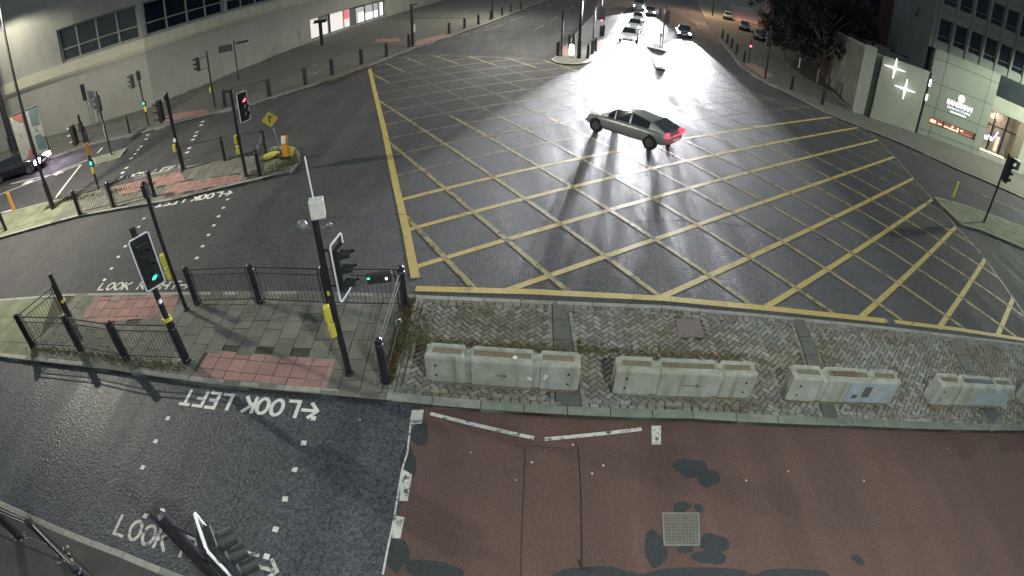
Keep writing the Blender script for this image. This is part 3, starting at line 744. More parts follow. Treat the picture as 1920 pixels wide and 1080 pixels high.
r = barrier('concrete_barrier', 'grey concrete barrier block with a long arrow mark, second from the guard rail', bz(1147, 742), bz(1404, 750), 0.72); arrow(r, 1.55, .38, .36)
r = barrier('concrete_barrier', 'concrete barrier block with pale blue wash and a dark square patch on its right half', bz(1470, 754), bz(1668, 760), 0.72,
            chips=((1.5, 2.82, .10, .66, M_CONCB),))
b = MB(); b.box((2.02, -.016, .42), (.2, .02, .30)); b.build('dark_patch', M_STRIP, r); b = MB(); b.box((1.72, -.016, .28), (.14, .02, .1)); b.build('dark_patch', M_STRIP, r)
b = MB(); b.box((1.35, .22, .72), (.62, .14, .03), rz=.04); b.build('rust_stain', M_RUST, r)
r = barrier('concrete_barrier', 'concrete barrier block with a puddle of rainwater in its top, fourth in the row', bz(1742, 762), bz(1882, 766), 0.72,
            chips=((1.5, 2.75, .12, .62, M_CONCB),))
b = MB(); b.box((1.55, .235, .70), (1.1, .12, .01)); b.build('rain_puddle', mat('puddle_water', (.25, .27, .27), .05, metal=.7), r)
barrier('concrete_barrier', 'mossy concrete barrier block cut off by the right edge, fifth in the row', bz(1915, 760), bz(1990, 764), 0.72)
# ------------------------------------------------------------------ guard rails and bollards
def post_mb(h, r=0.095, c=(0, 0, 0)):
    b = MB(); b.lathe(c, [(r*1.12, 0), (r*1.12, .10), (r, .12), (r*.95, h-.16), (r*.78, h-.14), (r*.78, h-.11), (r, h-.10), (r*.95, h-.03), (r*.5, h), (0.005, h+.01)], 12); return b
def rail(label, pts, h=1.10, gaps=(), r=0.095, bars=0.105, z=KZ, group='pedestrian guard rails', solid=True, stones=0, thin=False):
    P = [Vector(p[:2]) for p in pts]; o = P[0]
    root = thing('guard_rail', label, 'guard rail', (o.x, o.y, z), 0, group)
    for i, p in enumerate(P):
        c = (p.x-o.x, p.y-o.y, 0)
        post_mb(h+.06, r, c).build('post', M_BLACK, root, smooth=False)
    for i in range(len(P)-1):
        if i in gaps: continue
        a, b_ = P[i]-o, P[i+1]-o; d = (b_-a); L = d.length; d.normalize(); a2 = a+d*r*1.05; b2 = b_-d*r*1.05; L = (b2-a2).length
        m = MB(); t = 0.02 if not thin else .016
        m.cyl((*a2, h-.03), (*b2, h-.03), t, n=8)
        if not thin:
            m.cyl((*a2, h-.20), (*b2, h-.20), t*.8, n=8); m.cyl((*a2, .12), (*b2, .12), t*.8, n=8)
            e0, e1 = a2+d*.05, b2-d*.05
            for q in (e0, e1): m.cyl((*q, .0), (*q, h-.03), t*.8, n=8)
            k = int(L/bars)
            for j in range(1, k):
                q = a2+d*(L*j/k); m.cyl((*q, .12), (*q, h-.20), 0.0075, n=5, cap=False)
        else: m.cyl((*a2, h*.45), (*b2, h*.45), t*.8, n=6)
        m.build('rail_panel', M_RAIL, root)
    if stones:
        s = MB()
        for p in P:
            for k in range(stones):
                t_ = random.uniform(0, 6.28); q = random.uniform(r+.04, r+.22); c = p-o+Vector((math.cos(t_)*q, math.sin(t_)*q))
                s.box((c.x, c.y, .012), (random.uniform(.04, .10), random.uniform(.03, .07), .035), random.uniform(0, 3), taper=.6)
        s.build('loose_stones', M_STONE, root, kind='stuff')
    return root
zG = lambda *p: [tuple(G(x, y, KZ))[:2] for x, y in p]
rail('black guard rail of four thick posts along the lower kerb of the near island', zG((62, 650), (152, 656), (236, 672), (352, 678)), 1.12, stones=9)
rail('short guard rail closing the left end of the fenced near island', [zG((62, 650))[0], zG((128, 592))[0]], 1.12)
rail('long three-panel guard rail between the near island and the road behind it', zG((370, 569), (488, 567), (620, 574), (760, 577)), 1.12, stones=7)
rail('guard rail running towards the camera beside the overgrown edge of the cobbles', zG((760, 577), (724, 716)), 1.12, bars=.13, stones=10, r=.085)
rail('two-panel guard rail with close bars on the middle island left of its tactile strip', zG((150, 402), (214, 388), (290, 368)), 1.12, r=.09)
rail('plain rail along the far kerb of the middle island near the gravel nose', zG((345, 318), (422, 301), (497, 289)), 1.12, thin=True, r=.08)
rail('short rail across the gravel nose of the middle island', zG((488, 330), (499, 292)), 1.12, r=.09)
rail('low railing of the left pavement in front of the pale wall, left stretch', zG((92, 284), (165, 267), (243, 250)), 1.1, thin=True, r=.10)
rail('long railing of the left pavement leading to the yellow box corner', zG((422, 200), (505, 180), (573, 158), (623, 140), (678, 120)), 1.12, thin=True, r=.15)
rail('black railing on the pavement in the lower left corner', [(-11.2, 1.95), (-9.6, 2.02), (-8.15, 2.06), (-6.6, 1.6)], 1.12, stones=6)
rail('dark railing at the right edge of the middle island left tip', zG((12, 432), (-40, 445)), 1.1, r=.07)
b0 = thing('bollard', 'x', 'bollard', (0, 0, 0)); post_mb(1.14, .135).build('post', M_BLACK, b0)
blabs = []
BS = [((725, 106), 'kerb bollard just left of the bus stop post, beside the yellow box corner'), ((767, 88), 'bollard touching the foot of the tall post at the red tactile strip'),
      ((842, 63), 'bollard at the far end of the red kerb strip of the left pavement'), ((871, 53), 'second bollard beyond the red kerb strip of the left pavement'),
      ((897, 45), 'bollard with a pale spot beside it, third beyond the red kerb strip'), ((920, 37), 'bollard in front of a thin post, fourth beyond the red kerb strip'),
      ((941, 29), 'bollard fifth beyond the red kerb strip of the left pavement'), ((958, 23), 'bollard sixth beyond the red kerb strip, close to the far kerb'), ((976, 17), 'farthest bollard of the left pavement kerb row'),
      ((1354, 71), 'farthest bollard of the kerb row below the parked cars'), ((1363, 80), 'second farthest bollard of the kerb row below the parked cars'), ((1371, 89), 'third bollard of the kerb row below the parked cars'),
      ((1380, 102), 'fourth bollard of the kerb row below the parked cars'), ((1394, 116), 'bollard just left of the post with the red light'),
      ((1483, 168), 'lone bollard on the kerb left of the trees'), ((1541, 196), 'stout bollard at the kerb in front of the small railing under the tree'),
      ((1046, 104), 'bollard at the left nose of the centre island'), ((1102, 109), 'bollard at the right nose of the centre island'), ((1067, 88), 'bollard behind the lit white bollard on the centre island'),
      ((1075, 84), 'bollard pressed against the tall lamp post of the centre island'), ((1110, 101), 'bollard on the right edge of the centre island beside the red paving'),
      ((1116, 96), 'second bollard on the right edge of the centre island'), ((1126, 68), 'left one of two bollards at the crossing gap of the centre island'), ((1131, 67), 'right one of two bollards at the crossing gap of the centre island')]
for i, (p, lab) in enumerate(BS):
    q = G(*p, KZ)
    if i == 0: b0.location = q; b0['label'] = lab; b0['group'] = 'black kerb bollards'
    else: dup(b0, q, 0, lab, 'black kerb bollards')
q = zG((130, 591))[0]
t = thing('bollard', 'tall slim black bollard with yellow strap behind the near guard rail', 'bollard', (*q, KZ)); post_mb(1.5, .085).build('post', M_BLACK, t)
b = MB(); b.cyl((0, 0, .52), (0, 0, .60), .105, n=12); b.cyl((.08, -.06, .5), (.2, -.16, .62), .02, n=6); b.build('yellow_strap', M_YBOX, t)

# ------------------------------------------------------------------ traffic signals
def visor(b, c, r=.105, l=.22):
    n = 12; vs = []; fs = []
    for k, (x, a0) in enumerate(((0, R(-35)), (l, R(5)))):
        for i in range(n+1):
            a = a0+(math.pi-2*a0)*i/n
            vs.append((c[0]+x-(.02 if k else 0), c[1]+math.cos(a)*r, c[2]+math.sin(a)*r))
    m = n+1
    for i in range(n): fs.append((i, i+1, m+i+1, m+i))
    b.add(vs, fs); o = len(b.v)
    vs2 = [(x, c[1]+(y-c[1])*.93, c[2]+(z-c[2])*.93) for x, y, z in vs]
    b.add(vs2, [f[::-1] for f in fs])
def head(root, off, z, az_, board=False, lit=None, lenses=3, scale=1.0, arm=True):
    """signal head facing local azimuth az_"""
    M = Matrix.Translation((off[0], off[1], z)) @ Matrix.Rotation(az_, 4, 'Z') @ Matrix.Scale(scale, 4)
    hh = .30*lenses
    h = MB(M); h.box((0, 0, 0), (.17, .29, hh)); h.box((-.10, 0, 0), (.06, .22, hh*.9)); ho = h.build('signal_head', M_DARK, root, bevel=.012)
    for i in range(lenses):
        zc = hh/2-.15-.30*i; k = 'rag'[i] if i < 3 else 'x'
        l = MB(M); l.cyl((.075, 0, zc), (.098, 0, zc), .098, .085, n=14); on = lit == k
        l.build('lens', {'r': M_REDL, 'g': M_GRN, 'a': M_OFFL}.get(k, M_OFFL) if on else M_OFFL, ho, label=None)
        v = MB(M); visor(v, (.085, 0, zc)); v.build('visor', M_DARK, ho)
    if board:
        w2, h2 = .25, hh/2+.16; t = .028
        bb = MB(M); bb.box((-.01, 0, 0), (.012, w2*2-.02, h2*2-.02)); bb.build('backboard', M_DARK, ho)
        f = MB(M)
        for y in (-1, 1): f.box((.002, y*(w2-t/2), 0), (.024, t, h2*2-.08))
        for z_s in (-1, 1): f.box((.002, 0, z_s*(h2-t/2)), (.024, w2*2-.08, t))
        for y in (-1, 1):
            for z_s in (-1, 1): f.box((.002, y*(w2-.032), z_s*(h2-.032)), (.023, .055, t*.9), rx=-y*z_s*R(45))
        f.build('white_border', M_WBORD, ho)
    if arm and math.hypot(*off) > .08:
        for dz in (-hh*.42*scale, hh*.42*scale): a = MB(); a.cyl((0, 0, z+dz), (off[0]*.8, off[1]*.8, z+dz), .022, n=6); a.build('bracket', M_BLACK, root)
    return ho
def ybox(root, off, z, az_, lit=None, name='push_button_box'):
    M = Matrix.Translation((off[0], off[1], z)) @ Matrix.Rotation(az_, 4, 'Z')
    b = MB(M); b.box((0, 0, 0), (.12, .16, .34)); b.box((.05, 0, -.05), (.05, .12, .2)); o = b.build(name, M_YBOX, root, bevel=.02)
    return o
def signal(label, base, h=3.7, r=.06, cat='traffic light', group=None, cap=True, z=KZ):
    root = thing('traffic_light', label, cat, (base[0], base[1], z), 0, group)
    b = MB(); b.cyl((0, 0, 0), (0, 0, h), r, n=14); b.cyl((0, 0, 0), (0, 0, .05), r*1.7, r*1.3, n=14)
    if cap: b.cyl((0, 0, h), (0, 0, h+.04), r*1.12, r*.7, n=14)
    b.build('pole', M_BLACK, root); return root
# T1 in the near island guard rail, showing green
B = zG((348, 676))[0]
t1 = signal('traffic light showing green in a white-edged board, standing out of the near guard rail', B, 3.55, .075)
head(t1, (.10, -.02), 2.76, R(-33), True, 'g', scale=1.03)
b = MB(); b.cyl((0, 0, 1.22), (0, 0, 1.30), .12, n=14); b.build('yellow_collar', M_YBOX, t1)
b = MB(); b.box((.07, -.05, 1.78), (.04, .10, .09)); b.build('white_sticker', M_WBORD, t1)
# T2 beside the cobbles with antenna
B = zG((655, 700))[0]
t2 = signal('traffic light with a cream box and white aerial on top, beside the cobbled reservation', B, 3.62, .068)
head(t2, (.30, .02), 2.62, R(-8), True, None)
b = MB(); b.box((.06, .03, 3.82), (.26, .22, .34), rz=.3); o = b.build('equipment_box', M_WBOX, t2, bevel=.02)
b = MB(); b.cyl((.02, .03, 3.99), (-.02, .05, 4.75), .014, n=8); b.build('aerial', M_WBORD, t2)
b = MB(); b.lathe((-.26, -.02, 3.42), [(.03, 0), (.09, .03), (.10, .10), (.07, .17), (.02, .20)], 12); b.cyl((0, 0, 3.45), (-.2, 0, 3.45), .018); b.lathe((.22, .06, 3.42), [(.05, 0), (.06, .06), (.02, .1)], 10); b.cyl((0, 0, 3.45), (.2, .06, 3.45), .015); b.build('camera_dome', M_GREYP, t2)
b = MB(); b.box((.92, .28, 2.25), (.46, .10, .20), rz=.25); o = b.build('side_indicator', M_DARK, t2, bevel=.01)
b = MB(); b.box((.74, .175, 2.29), (.05, .02, .03), rz=.25); b.build('green_symbol', M_GRN, o)
b = MB(); b.cyl((1.06, .25, 2.25), (1.06, .235, 2.25), .022, n=10); b.build('white_light', M_WLED, o)
b = MB(); b.cyl((.3, .05, 2.2), (.72, .2, 2.2), .02, n=6); b.build('bracket', M_BLACK, t2)
ybox(t2, (-.13, -.04), 1.62, R(200)); ybox(t2, (-.10, -.06), 1.26, R(215)); 
b = MB(); b.box((.0, -.07, 2.12), (.05, .03, .09)); b.build('yellow_label', M_YBOX, t2)
# T3 in the bottom left corner
t3 = signal('traffic light cut off by the bottom edge, seen from above with its hoods pointing right', (-3.42, 1.89), 3.55, .085)
head(t3, (.58, -.08), 2.98, R(38), True, None)
# T4 slender post
B = zG((350, 581))[0]
t4 = signal('slender black signal post with yellow push-button boxes behind the green traffic light', B, 3.72, .055)
b = MB(); b.box((0, 0, 3.52), (.14, .17, .34)); b.build('detector_box', M_DARK, t4, bevel=.015)
ybox(t4, (-.12, -.05), 1.60, R(210)); ybox(t4, (-.12, -.05), 1.22, R(220))
# T5 red
B = zG((462, 330))[0]
t5 = signal('traffic light showing red in a white-edged board at the right end of the middle island', B, 3.66, .075)
head(t5, (.34, .20), 2.86, R(-28), True, 'r')
b = MB(); b.box((-.18, -.05, 3.62), (.3, .12, .10)); b.build('detector_box', M_DARK, t5)
ybox(t5, (-.13, -.04), 1.62, R(200)); ybox(t5, (-.12, -.05), 1.18, R(215))
B = zG((343, 319))[0]
t6 = signal('traffic light on the middle island with white spot and yellow box low on its pole', B, 3.68, .085)
head(t6, (-.34, -.26), 2.98, R(198), False, None, scale=1.1)
b = MB(); b.box((-.14, -.1, 3.5), (.16, .14, .2)); b.build('detector_box', M_GREYP, t6)
ybox(t6, (-.10, -.10), 1.14, R(230)); b = MB(); b.box((0, -.1, 1.5), (.12, .06, .16)); b.build('white_sticker', M_WBORD, t6)
B = zG((279, 238))[0]
t7 = signal('traffic light on the left pavement with a green walking-man box low on its pole', B, 3.78, .06)
head(t7, (-.42, -.25), 3.22, R(203), False, None)
b = MB(); b.box((.02, .0, 3.45), (.2, .2, .55)); b.build('rear_head', M_DARK, t7)
b = MB(); b.box((.14, -.1, 1.62), (.16, .18, .3)); o = b.build('pedestrian_box', M_DARK, t7); b = MB(); b.box((.16, -.2, 1.66), (.12, .02, .15)); b.build('green_symbol', M_GRN, o)
ybox(t7, (.13, -.1), 1.25, R(-50))
B = zG((404, 203))[0]
t8 = signal('traffic light with three hoods at the start of the long left pavement railing', B, 3.78, .06)
head(t8, (-.62, -.28), 3.12, R(205), False, None); ybox(t8, (-.10, -.08), 1.3, R(200))
B = zG((209, 290))[0]
t9 = signal('traffic light standing on the small pointed island', B, 3.82, .06)
head(t9, (-.02, 0), 3.12, R(203), False, None, scale=1.08)
B = zG((185, 353))[0]
t10 = signal('signal pole with tall orange plate and green walking-man light at the middle island', B, 3.75, .065)
head(t10, (-.34, -.30), 2.92, R(203), False, None, scale=1.1)
b = MB(); b.box((.10, -.02, 2.05), (.05, .2, .62), rz=R(-30)); b.build('orange_plate', M_ORNG, t10)
b = MB(); b.box((.13, -.08, 1.36), (.15, .18, .3)); o = b.build('pedestrian_box', M_DARK, t10); b = MB(); b.box((.18, -.19, 1.38), (.12, .02, .17), rz=R(20)); b.build('green_symbol', M_GRN, o)
ybox(t10, (.09, -.08), .98, R(-40)); b = MB(); b.box((-.02, 0, 3.15), (.18, .18, .5)); b.build('rear_head', M_DARK, t10)
B = zG((176, 244))[0]
t = thing('road_sign', 'tall rectangular sign seen from behind against the pale wall', 'road sign', (*B, KZ))
b = MB(); b.cyl((0, 0, 0), (0, 0, 3.5), .05); b.build('pole', M_GREYP, t); b = MB(); b.box((-.05, -.08, 2.95), (.36, .06, 1.25), rz=R(10)); b.build('sign_plate', M_BLACK, t)
B = zG((181, 241))[0]
t = thing('signal_post', 'thin grey post directly right of the rectangular sign by the pale wall', 'post', (*B, KZ))
b = MB(); b.cyl((0, 0, 0), (0, 0, 3.0), .05); b.cyl((0, 0, 2.1), (0, 0, 2.95), .09); b.build('pole', M_GREYP, t)
B = zG((1845, 416))[0]
t12 = signal('traffic light on the wedge island at the right, in front of the hotel door', B, 3.75, .06)
head(t12, (.30, -.08), 3.0, R(-25), False, None, lenses=4, scale=1.12)
B = zG((1112, 72))[0]
t13 = signal('traffic light showing red on the tall centre island, partly above the frame', B, 5.2, .085)
head(t13, (.55, -.05), 3.75, R(-100), False, 'r', scale=1.35)
b = MB(); b.box((.62, -.1, 2.60), (.75, .35, 1.35)); o = b.build('control_cabinet', M_DARK, t13, bevel=.02)
b = MB(); b.box((.70, -.1, 1.86), (.3, .28, .3)); o = b.build('pedestrian_box', M_DARK, t13); b = MB(); b.cyl((.68, -.24, 1.86), (.68, -.28, 1.86), .10); b.build('red_symbol', M_REDL, o)
B = zG((1241, 90))[0]
t14 = signal('twin-headed signal seen from behind on the little island in the headlight glare', B, 4.2, .07)
head(t14, (.22, .0), 3.15, R(76), False, None, scale=1.45); head(t14, (-.50, .12), 3.45, R(76), False, None, scale=1.25)
B = zG((1237, 88))[0]
t = thing('signal_post', 'short push-button post beside the twin-headed signal in the glare', 'post', (*B, KZ)); b = MB(); b.cyl((0, 0, 0), (0, 0, 1.1), .045); b.build('pole', M_BLACK, t); b = MB(); b.box((0, 0, 1.2), (.16, .16, .32)); b.build('push_button_box', M_DARK, t, bevel=.02)
B = zG((1403, 118))[0]
t = thing('pedestrian_signal', 'low post with a glowing red light on the right pavement', 'pedestrian signal', (*B, KZ)); b = MB(); b.cyl((0, 0, 0), (0, 0, 2.35), .055); b.build('pole', M_BLACK, t)
b = MB(); b.box((0, 0, 1.68), (.22, .2, .36)); o = b.build('signal_head', M_DARK, t); b = MB(); b.cyl((-.03, -.10, 1.70), (-.03, -.14, 1.70), .10); b.build('red_symbol', M_REDL, o)
B = zG((1434, 147))[0]
t16 = signal('traffic light on the right pavement seen from behind in front of the trees', B, 4.15, .085)
head(t16, (-.15, .12), 3.4, R(75), False, None, scale=1.35)

# ------------------------------------------------------------------ street lamps (posts with their own light)
def street_lamp(label, base, h, arms, power, col=(1.0, .93, .76), r=.09, z=KZ, spot=165, group='tall street lamp columns'):
    root = thing('street_lamp', label, 'street lamp', (base[0], base[1], z), 0, group)
    b = MB(); b.cyl((0, 0, 0), (0, 0, 1.4), r*1.5, r*1.35, n=14); b.cyl((0, 0, 1.4), (0, 0, h), r, r*.6, n=14); b.build('column', M_BLACK, root)
    for (ax, ay) in arms:
        a = MB(); a.cyl((0, 0, h-.1), (ax*.85, ay*.85, h+.1), .04, n=8); a.build('arm', M_BLACK, root)
        d = math.atan2(ay, ax); l = MB(); l.box((ax, ay, h+.12), (.75, .32, .13), rz=d, taper=.7); lo = l.build('lantern', M_GREYP, root, bevel=.02)
        e = MB(); e.box((ax, ay, h+.045), (.55, .24, .02), rz=d); e.build('lamp_glass', M_LAMPL, lo)
        ld = bpy.data.lights.new('lamp_light', 'SPOT'); ld.energy = power; ld.color = col; ld.spot_size = R(spot); ld.spot_blend = .3; ld.shadow_soft_size = .16
        lb = bpy.data.objects.new('lamp_light', ld); COL.objects.link(lb); lb.parent = lo; lb.location = (ax, ay, h-.02)
    return root
PW = 9000
street_lamp('slim lamp column carrying two banners in front of the pale wall at the left', zG((100, 391))[0], 10.6, [(-.2, -1.3)], PW*1.2)
street_lamp('thick lamp column at the left edge behind the black car', (-38.4, 26.95), 10.8, [(1.2, -1.0)], PW*.25, r=.26)
street_lamp('tall lamp column standing on the centre island', zG((1085, 109))[0], 11, [(1.3, -.35), (-1.3, .35)], PW*.55, (1.0, .95, .82), r=.12)
street_lamp('lamp column beside the camera on the near pavement', (4.5, -3.2), 10.5, [(-.2, 1.3)], PW*.62, (.93, 1.0, .92))
street_lamp('lamp column rising behind the fourth bollard beyond the red kerb strip', zG((923, 35))[0], 10.5, [(1.2, -.3)], PW*.9)
street_lamp('lamp column on the hotel pavement outside the right edge', (41, 20.5), 10.5, [(-1.2, .3)], PW*1.35, (.93, 1.0, .82))
street_lamp('warm lamp column on the far right of the approach road', (36, 98), 10.5, [(-1.2, .4)], PW*1.6, (1.0, .62, .35))

# ------------------------------------------------------------------ small street things
def banner(root, dx, dy, z0, w_, h, ang, cols):
    M = Matrix.Translation((0, 0, z0)) @ Matrix.Rotation(ang, 4, 'Z')
    b = MB(M); b.box((w_/2+.12, 0, h/2), (w_, .015, h)); o = b.build('banner', M_BGY, root)
    for (pts, m) in cols:
        n = len(pts); c = MB(M)
        for s_ in (-1, 1):
            c.add([(x*w_+.12, s_*.011, z*h) for x, z in pts], [tuple(range(n))] if s_ < 0 else [tuple(range(n-1, -1, -1))])
        c.build('printed_shape', m, o)
    for z in (0, h): b = MB(M); b.cyl((0, 0, z), (w_+.16, 0, z), .02, n=6); b.build('banner_arm', M_BLACK, root)
lampA = [o for o in bpy.data.objects if o.get('label', '').startswith('slim lamp column carrying')][0]
M_BGY = mat('banner_cloth', (.33, .34, .32), .8); M_BR = mat('banner_red', (.35, .12, .12), .7); M_BT = mat('banner_teal', (.10, .16, .17), .7); M_BY = mat('banner_yellow', (.5, .42, .14), .7); M_BG = mat('banner_grey', (.2, .22, .25), .7)
banner(lampA, 0, 0, 2.75, .62, 2.2, R(35), [([(.2, .62), (.9, .60), (1, .95), (.25, .97)], M_BT), ([(.35, .48), (.6, .48), (.6, .58), (.35, .58)], M_BG), ([(.2, .1), (.9, .06), (1, .3), (.6, .42), (.2, .4)], M_BT)])
banner(lampA, 0, 0, 2.75, .62, 2.2, R(215), [([(0, 1), (.9, .97), (.3, .80), (0, .78)], M_BR), ([(.5, .98), (1, .98), (.9, .86)], M_BY), ([(0, 0), (.6, 0), (0, .22)], M_BR), ([(.4, .5), (.6, .5), (.6, .56), (.4, .56)], M_BG)])
B = zG((448, 151))[0]
t = thing('fingerpost', 'fingerpost with two direction blades on the left pavement', 'fingerpost', (*B, KZ)); b = MB(); b.cyl((0, 0, 0), (0, 0, 3.1), .05); b.lathe((0, 0, 3.1), [(.07, 0), (.08, .08), (.02, .16)]); b.build('pole', M_BLACK, t)
b = MB(); b.box((-.75, -.15, 2.75), (1.15, .05, .55), rz=R(12)); b.build('direction_blade', M_DARK, t); b = MB(); b.box((.55, .35, 2.98), (1.0, .05, .18), rz=R(34)); b.build('direction_blade', M_DARK, t)
B = zG((774, 86))[0]
t = thing('bus_stop_post', 'tall dark post with a small flag at the red kerb strip', 'bus stop post', (*B, KZ)); b = MB(); b.cyl((0, 0, 0), (0, 0, 3.75), .13); b.build('pole', M_BLACK, t)
b = MB(); b.box((.25, 0, 3.7), (.5, .06, .12)); b.build('flag', M_DARK, t); b = MB(); b.box((.22, -.1, 1.6), (.18, .04, .7)); b.build('timetable_board', M_WBOX, t)
B = zG((604, 85))[0]
t = thing('map_lectern', 'dark map lectern with a tilted top in front of the lit shop window', 'map stand', (*B, KZ)); b = MB(); b.box((0, 0, 1.15), (.30, .12, 2.3)); b.build('stand', M_BLACK, t, bevel=.01)
b = MB(); b.box((0, -.05, 2.45), (1.25, .5, .10), rx=R(25)); b.build('map_board', M_DARK, t)
for (px, lab) in (((1052, 105), 'thin grey post beside the left bollard of the centre island'),):
    B = zG(px)[0]; t = thing('signal_post', lab, 'post', (*B, KZ)); b = MB(); b.cyl((0, 0, 0), (0, 0, 3.7), .07); b.cyl((0, 0, 3.6), (.12, 0, 3.78), .05); b.build('pole', M_RAIL, t)
B = zG((1071, 107))[0]
t = thing('lit_bollard', 'glowing white keep-left bollard on the nose of the centre island', 'lit bollard', (*B, KZ)); b = MB(); b.lathe((0, 0, 0), [(.16, 0), (.16, .1)]); b.build('base', M_DARK, t)
b = MB(); b.lathe((0, 0, .1), [(.13, 0), (.2, .1), (.2, .75), (.15, .9), (.02, .95)]); b.build('lamp_body', M_BOLL, t)
for k, (px, lab) in enumerate((((1233, 124), 'left one of two small white reflectors on the low lane island'), ((1241, 124), 'right one of two small white reflectors on the low lane island'))):
    B = zG(px)[0]; b = MB(); b.lathe((0, 0, 0), [(.12, 0), (.14, .12), (.08, .22), (.01, .25)], 10); o = b.build('reflector_stud', M_WLED, loc=(*B, KZ)); tag(o, lab, 'reflector', 'white reflectors on the lane island')  # studs glow on their own in place of returned headlight
def delineator(label, px, h, m, lean=0, name='traffic_marker'):
    B = zG(px)[0]; t = thing(name, label, 'traffic marker', (*B, KZ if px[0] > 30 else 0.01)); b = MB(); b.box((0, 0, .04), (.5, .26, .09)); b.build('foot', M_TYRE, t, bevel=.02)
    b = MB(); b.box((lean*.5, 0, .08+h/2), (.30, .07, h), ry=lean); b.build('panel', m, t, bevel=.03); return t
delineator('orange marker panel standing at the left edge on the middle island kerb', (26, 394), 1.05, M_ORNG)
t = delineator('orange and white marker post leaning on the gravel nose', (536, 297), .95, M_ORNG, .1); b = MB(); b.box((.05, -.05, .85), (.2, .05, .3), ry=.1); b.build('white_band', M_WBORD, t)
b = MB(); b.box((.2, .05, .25), (.3, .05, .5), ry=.35); b.build('side_fin', M_YBOX, t)
B = zG((526, 283))[0]
t = thing('diversion_sign', 'yellow diamond diversion sign on a thin stand above the gravel nose', 'road sign', (*B, KZ)); b = MB(); b.cyl((0, 0, 0), (-.25, .05, 1.2), .025); b.cyl((0, 0, 0), (.3, .1, .02), .03); b.build('stand', M_GREYP, t)
Mx = Matrix.Translation((-.28, 0, 1.5)) @ Matrix.Rotation(R(-62), 4, 'Z')
b = MB(Mx); b.box((0, 0, 0), (.025, .52, .52), rx=R(45)); o = b.build('sign_plate', M_YBOX, t, bevel=.004); b = MB(Mx); b.box((.016, -.02, .02), (.006, .05, .34)); b.box((.016, .06, .12), (.006, .18, .05)); b.build('symbol', M_BLACK, o)
def bag(label, px, rz, s=1.0):
    B = zG(px)[0]; b = MB(); n = 14; vs = []; fs = []
    for i in range(6):
        t_ = i/5; x = (t_-.5)*.7*s; k = math.sin(math.pi*(.08+.84*t_))**.55
        for j in range(n):
            a = 2*math.pi*j/n; vs.append((x, math.cos(a)*.2*s*k*(1+.12*math.sin(3*a+i)), .11*s+math.sin(a)*.11*s*k*(1+.15*math.sin(2*a+2*i))))
    for i in range(5):
        for j in range(n): fs.append((i*n+j, i*n+(j+1) % n, (i+1)*n+(j+1) % n, (i+1)*n+j))
    fs += [tuple(range(n-1, -1, -1)), tuple(range(5*n, 6*n))]
    b.add(vs, fs); o = b.build('sandbag', M_BAG, smooth=True, sub=1, loc=(*B, KZ)); o.rotation_euler = (0, 0, rz); tag(o, label, 'sandbag', 'yellow sandbags on the gravel nose')
bag('slumped yellow sandbag left of the marker post on the gravel nose', (502, 299), R(40), 1.15); bag('smaller pale yellow sandbag touching the first one', (513, 292), R(10), .9); bag('yellow sandbag under the marker post on the gravel nose', (541, 293), R(100), .8)
B = zG((1783, 379))[0]
t = thing('diversion_sign', 'narrow yellow sign seen edge-on at the tip of the wedge island', 'road sign', (*B, KZ)); b = MB(); b.cyl((0, 0, 0), (.05, .1, 1.35), .03); b.cyl((0, 0, .02), (.35, .1, .02), .03); b.build('stand', M_GREYP, t)
b = MB(); b.box((.02, 0, .75), (.28, .10, .85), rz=R(35)); b.build('sign_plate', M_YBOX, t)
# weeds along the rail and kerb edges
def weeds(label, pts, n, spread, h, m=M_WEED):
    b = MB(); P = [Vector(p) for p in pts]
    for _ in range(int(n*1.3)):
        i = random.randrange(len(P)-1); c = P[i].lerp(P[i+1], random.random())+Vector((random.gauss(0, spread), random.gauss(0, spread))); hh = h*random.uniform(.3, 1); a = random.uniform(0, 6.28)
        d = Vector((math.cos(a), math.sin(a)))*random.uniform(.02, .07); e = Vector((-d.y, d.x)).normalized()*random.uniform(.006, .02)
        b.add([(*(c-e), KZ-.02), (*(c+e), KZ-.02), (*(c+d+e*.8), KZ+hh*.7), (*(c+d*2), KZ+hh), (*(c+d-e*.8), KZ+hh*.7)], [(0, 1, 2, 3, 4)])
    o = b.build('weeds', m, kind='stuff'); return o
weeds('', zG((770, 565), (750, 640), (728, 720)), 620, .06, .17)
weeds('', zG((790, 590), (770, 640), (745, 650)), 450, .22, .04)
weeds('', zG((62, 655), (150, 662), (240, 678), (350, 690)), 420, .09, .10)
weeds('', zG((790, 640), (1080, 655), (1400, 672)), 900, .10, .04)
weeds('', zG((500, 290), (540, 290), (550, 305), (510, 320)), 500, .3, .14)
weeds('', zG((100, 372), (150, 372), (290, 345)), 350, .15, .12)
weeds('', zG((600, 158), (640, 147), (690, 127)), 300, .2, .2)
weeds('', [(-25.9, 33.6), (-24.8, 36.6), (-23.6, 40.4), (-21.3, 50.5)], 300, .25, .2)
# litter on the verge: a discarded white cup and ring
b = MB(); n = 18
for i in range(n):
    a0, a1 = 2*math.pi*i/n, 2*math.pi*(i+1)/n; b.cyl((math.cos(a0)*.07, 0, .09+math.sin(a0)*.07), (math.cos(a1)*.07, 0, .09+math.sin(a1)*.07), .014, n=6)
B = zG((748, 609))[0]; o = b.build('discarded_ring', M_WBORD, loc=(*B, KZ)); o.rotation_euler = (0, 0, .4); tag(o, 'small white ring lying in the weeds by the guard rail', 'litter')
